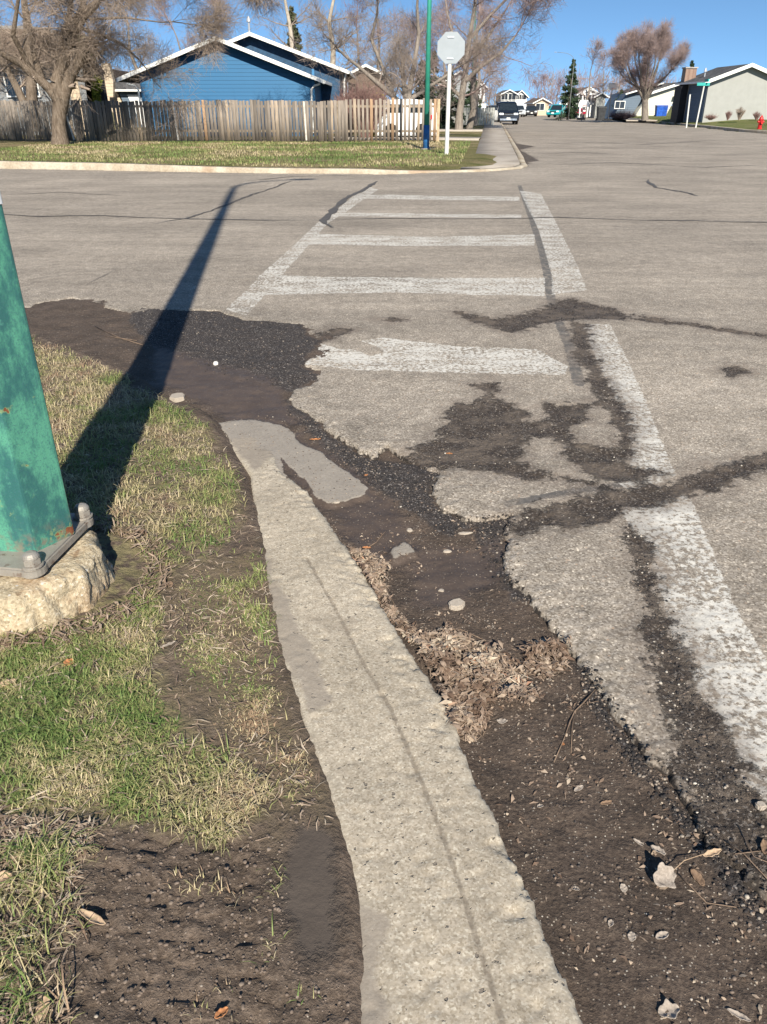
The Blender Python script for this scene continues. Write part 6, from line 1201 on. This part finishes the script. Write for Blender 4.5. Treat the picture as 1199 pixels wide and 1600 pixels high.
# shrubs without leaves
def twig_bush(u, v, Y, wpx, vt, label, mat, seed, n=160, name='bare_shrub', r=.008, zg=.15, group='bare shrubs'):
    o = loc_of(u, v, Y, zg); H = AT(u, vt, Y).z - zg; w_ = wpx / 1200 * Y * CT / 2; rs = np.random.RandomState(seed); rt = empty(name, o, label, 'shrub', group)
    a = rs.rand(n) * 6.283; q0 = np.c_[np.cos(a), np.sin(a), np.zeros(n)] * (.12 * w_); rr2 = rs.rand(n) ** .6; p1 = np.c_[np.cos(a) * w_ * rr2 * .6, np.sin(a) * w_ * rr2 * .6, H * .5 * (.6 + .5 * rs.rand(n))]; p2 = np.c_[np.cos(a) * w_ * rr2, np.sin(a) * w_ * rr2, H * (.6 + .4 * rs.rand(n)) * (1 - .25 * rr2 ** 2)]
    frust('stems', np.concatenate([q0, p1]), np.concatenate([p1, p2]), np.full(2 * n, r * 1.8), np.r_[np.full(n, r * 1.4), np.full(n, r)], 4, mat, rt)
    S0, S1 = [], []
    for k in range(7): f = rs.rand(n, 1); b = p1 + (p2 - p1) * f; d = rs.randn(n, 3) * .5 * w_ * .35; d[:, 2] = np.abs(d[:, 2]) + .05; S0.append(b); S1.append(b + d)
    frust('twigs', np.concatenate(S0), np.concatenate(S1), np.full(7 * n, r * .7), np.full(7 * n, r * .4), 3, mat, rt); return rt
twig_bush(570, 200, 40, 86, 126, 'dense reddish twiggy shrub rising behind the fence by the blue house', T_RED, 81, 260, r=.009)
twig_bush(545, 200, 41.5, 60, 132, 'grey red shrub against the corner of the blue house', T_RED, 82, 160)
twig_bush(1155, 187, 69, 16, 166, 'grass like bare shrub against the grey stucco wall', T_TAN, 83, 60, zg=.5); twig_bush(1137, 187, 69.5, 12, 172, 'small red brown shrub left of the taller one by the grey wall', T_RED, 84, 50, zg=.5); twig_bush(1182, 187, 69.5, 14, 174, 'low red brown shrub by the grey wall near the hydrant', T_RED, 85, 50, zg=.5)
twig_bush(1110, 188, 69.8, 22, 181, 'low row of dead flower stalks along the grey wall', T_RED, 86, 60, zg=.5); twig_bush(972, 186, 92, 50, 178, 'low brown hedge beside the basketball hoop', T_RED, 87, 200, zg=.2, name='bare_hedge')
twig_bush(760, 190, 76, 22, 176, 'brown rounded shrub beside the pavement left of the dark blue car', simple('twigs_ochre', (.22, .14, .06), .9), 88, 160, zg=.2)
# ---- leafy and needled things
def leafmat(name, a, b):
    t = Nt(name, .8, .15); t.set('Base Color', t.cr(t.attr('tone'), [(0, a), (1, b)])); return t.m
N_DARK = leafmat('spruce_needles', (.018, .032, .018), (.055, .085, .045)); N_OLIVE = leafmat('pine_needles', (.035, .045, .022), (.10, .105, .06)); N_YEL = leafmat('yellow_leaves', (.16, .15, .02), (.36, .32, .05)); N_IVY = leafmat('ivy_leaves', (.06, .085, .015), (.24, .26, .04))
def spray(name, C, S, tone, mat, parent, rs):
    n = len(C); d = rs.randn(n, 3); d /= np.linalg.norm(d, axis=1, keepdims=True); e = np.cross(d, rs.randn(n, 3)); e /= np.linalg.norm(e, axis=1, keepdims=True); S = S[:, None]
    V = np.stack([C - d * S, C + e * S * .45, C + d * S, C - e * S * .45], 1); return npmesh(name, V.reshape(-1, 3), np.arange(4 * n).reshape(-1, 4), mat, parent, attrs={'tone': np.repeat(tone, 4)})
def spruce(u, v, Y, vt, wpx, label, seed, zg=.2, mat=None, n=5200, group='spruces', s=.12):
    o = loc_of(u, v, Y, zg); H = AT(u, vt, Y).z - zg; w_ = wpx / 1200 * Y * CT / 2; rs = np.random.RandomState(seed); rt = empty('spruce_tree', o, label, 'tree', group)
    MB().tube([(0, 0, -.1), (0, 0, H * .5), (0, 0, H * .97)], [.02 * H + .03, .015 * H, .01], 8).build('trunk', B_BROWN, rt)
    nb = int(H * 16); bz = .06 + .94 * rs.rand(nb) ** 1.1; ba = rs.rand(nb) * 6.283; bl = w_ * (1 - bz) ** .85 * (.65 + .5 * rs.rand(nb)) + .08
    S0 = np.c_[np.zeros((nb, 2)), bz * H]; S1 = np.c_[np.cos(ba) * bl, np.sin(ba) * bl, bz * H - bl * .25]; frust('limbs', S0, S1, np.full(nb, .018), np.full(nb, .006), 3, B_BROWN, rt)
    k = rs.randint(0, nb, n); f = rs.rand(n) ** .6; C = S0[k] + (S1[k] - S0[k]) * f[:, None] + rs.randn(n, 3) * np.array([.10, .10, .07]) * (.5 + bl[k][:, None] * .35); C[:, 2] -= rs.rand(n) * .12
    spray('crown', C, s * (.5 + rs.rand(n)) * (.7 + .3 * H / 8), np.clip(.25 + .5 * rs.rand(n) + .25 * (rs.rand(nb)[k] - .5), 0, 1), mat or N_DARK, rt, rs); return rt
spruce(888, 176, 98, 92, 40, 'tall pointed dark spruce behind the turquoise car', 91, n=7000); spruce(1069, 176, 108, 94, 34, 'spruce top showing behind the brick chimney', 92)
spruce(462, 150, 85, 12, 70, 'olive green conifer behind the leaning pale trunk', 93, mat=N_OLIVE, n=9000, s=.16); spruce(700, 195, 62, 110, 66, 'broad dark spruce behind the stop sign', 94, n=9000); spruce(737, 195, 74, 118, 46, 'dark spruce beside the board fence', 95, n=7000)
spruce(658, 195, 56, 96, 60, 'dark spruce showing left of the green lamp post', 96, n=8000); spruce(676, 190, 80, 80, 60, 'farther spruce between the lamp post and the stop sign', 97, n=6000); spruce(967, 180, 106, 140, 34, 'low dark juniper behind the basketball hoop', 98, n=4000)
def leafy(u, v, Y, wpx, vt, label, mat, seed, n=2500, name='leafy_shrub', zg=.15, s=.05, cz=.5, cat='shrub'):
    o = loc_of(u, v, Y, zg); H = AT(u, vt, Y).z - zg; w_ = wpx / 1200 * Y * CT / 2; rs = np.random.RandomState(seed); rt = empty(name, o, label, cat); d = rs.randn(n, 3); d /= np.linalg.norm(d, axis=1, keepdims=True); r = rs.rand(n) ** .4 * (1 + .25 * np.sin(d[:, 0] * 6 + seed) * np.cos(d[:, 2] * 5))
    C = np.c_[d[:, 0] * w_ * r, d[:, 1] * w_ * r * .6, H * .5 + d[:, 2] * H * .48 * r]; MB().tube([(0, 0, -.05), (0, 0, H * .5)], [.05, .03], 6).build('stem', B_BROWN, rt); spray('foliage', C, s * (.5 + rs.rand(n)), rs.rand(n), mat, rt, rs); return rt
leafy(590, 200, 41, 30, 142, 'yellow green leafy bush beside the camper trailer behind the fence', N_YEL, 101); 
# climbing ivy on the side of the grey house
rs = np.random.RandomState(111); n = 2600; t_ = rs.rand(n); up_ = rs.rand(n) < .5
uu = np.where(up_, 124 + 18 * t_ + 9 * (rs.rand(n) - .5) * 1.6, 151 + 9 * (rs.rand(n) - .5)); vv = np.where(up_, 55 + 38 * t_, 122 + 40 * t_); iv = empty('ivy', loc_of(140, 160, 45.5, .1), 'yellow green ivy climbing the end of the grey house', 'climber')
C = np.array([tuple(AT(a, b, 45.3)) for a, b in zip(uu, vv)]) - np.array(iv.location) + rs.randn(n, 3) * np.array([.05, .12, .05]); spray('foliage', C, .06 * (.5 + rs.rand(n)), rs.rand(n), N_IVY, iv, rs)
MB().tube([tuple(Vector(AT(152, 185, 45.4)) - iv.location), tuple(Vector(AT(150, 120, 45.4)) - iv.location), tuple(Vector(AT(135, 80, 45.4)) - iv.location), tuple(Vector(AT(126, 58, 45.4)) - iv.location)], .03, 5).build('stem', B_BROWN, iv)
# ---- far-off mass of bare trees along the horizon
rs = np.random.RandomState(121); n = 26000; x = rs.uniform(-260, 330, n); hgt_ = 4.5 + 4 * vnoise(x * .05, x * 0 + 1, 3) + 2 * vnoise(x * .25, x * 0 + 1, 4); keep = (np.abs(x - 30) > 10); x = x[keep]; hgt_ = hgt_[keep]; n = len(x)
y = rs.uniform(215, 250, n); z = rs.rand(n) ** .8 * hgt_; d = rs.randn(n, 3) * .5; d[:, 2] = np.abs(d[:, 2]) + .5
o_ = frust('distant_trees', np.c_[x, y, z], np.c_[x, y, z] + d * 1.6, np.full(n, .05), np.full(n, .03), 3, T_PINK, None); tag(o_, 'low far off line of bare trees along the horizon', 'trees', kind='stuff')
# ---- leaf litter and sparse blades on the far lawn
rs = np.random.RandomState(131); n = 30000; P = np.c_[rs.uniform(-14, 3.8, n), rs.uniform(21.5, 37, n)]; P = P[sdf(P[:, 0], P[:, 1], LAWN) > .1]; P = P[P[:, 0] < 2.2 + .12 * (P[:, 1] - 23.6) - .5 * (P[:, 1] < 22.6)]; n = len(P)
tone = np.clip(.54 + .8 * fbm(P[:, 0], P[:, 1], .6, 4, 132) + .3 * (rs.rand(n) - .5), 0, 1)
tag(blades('lawn_grass', P, .05 + .05 * rs.rand(n), .012 + .01 * rs.rand(n), .5 + .7 * rs.rand(n), tone, lawn_z, M_GRASS, rs=rs, seg=2), 'short mixed green and dry grass on the lawn across the street', 'grass', kind='stuff')
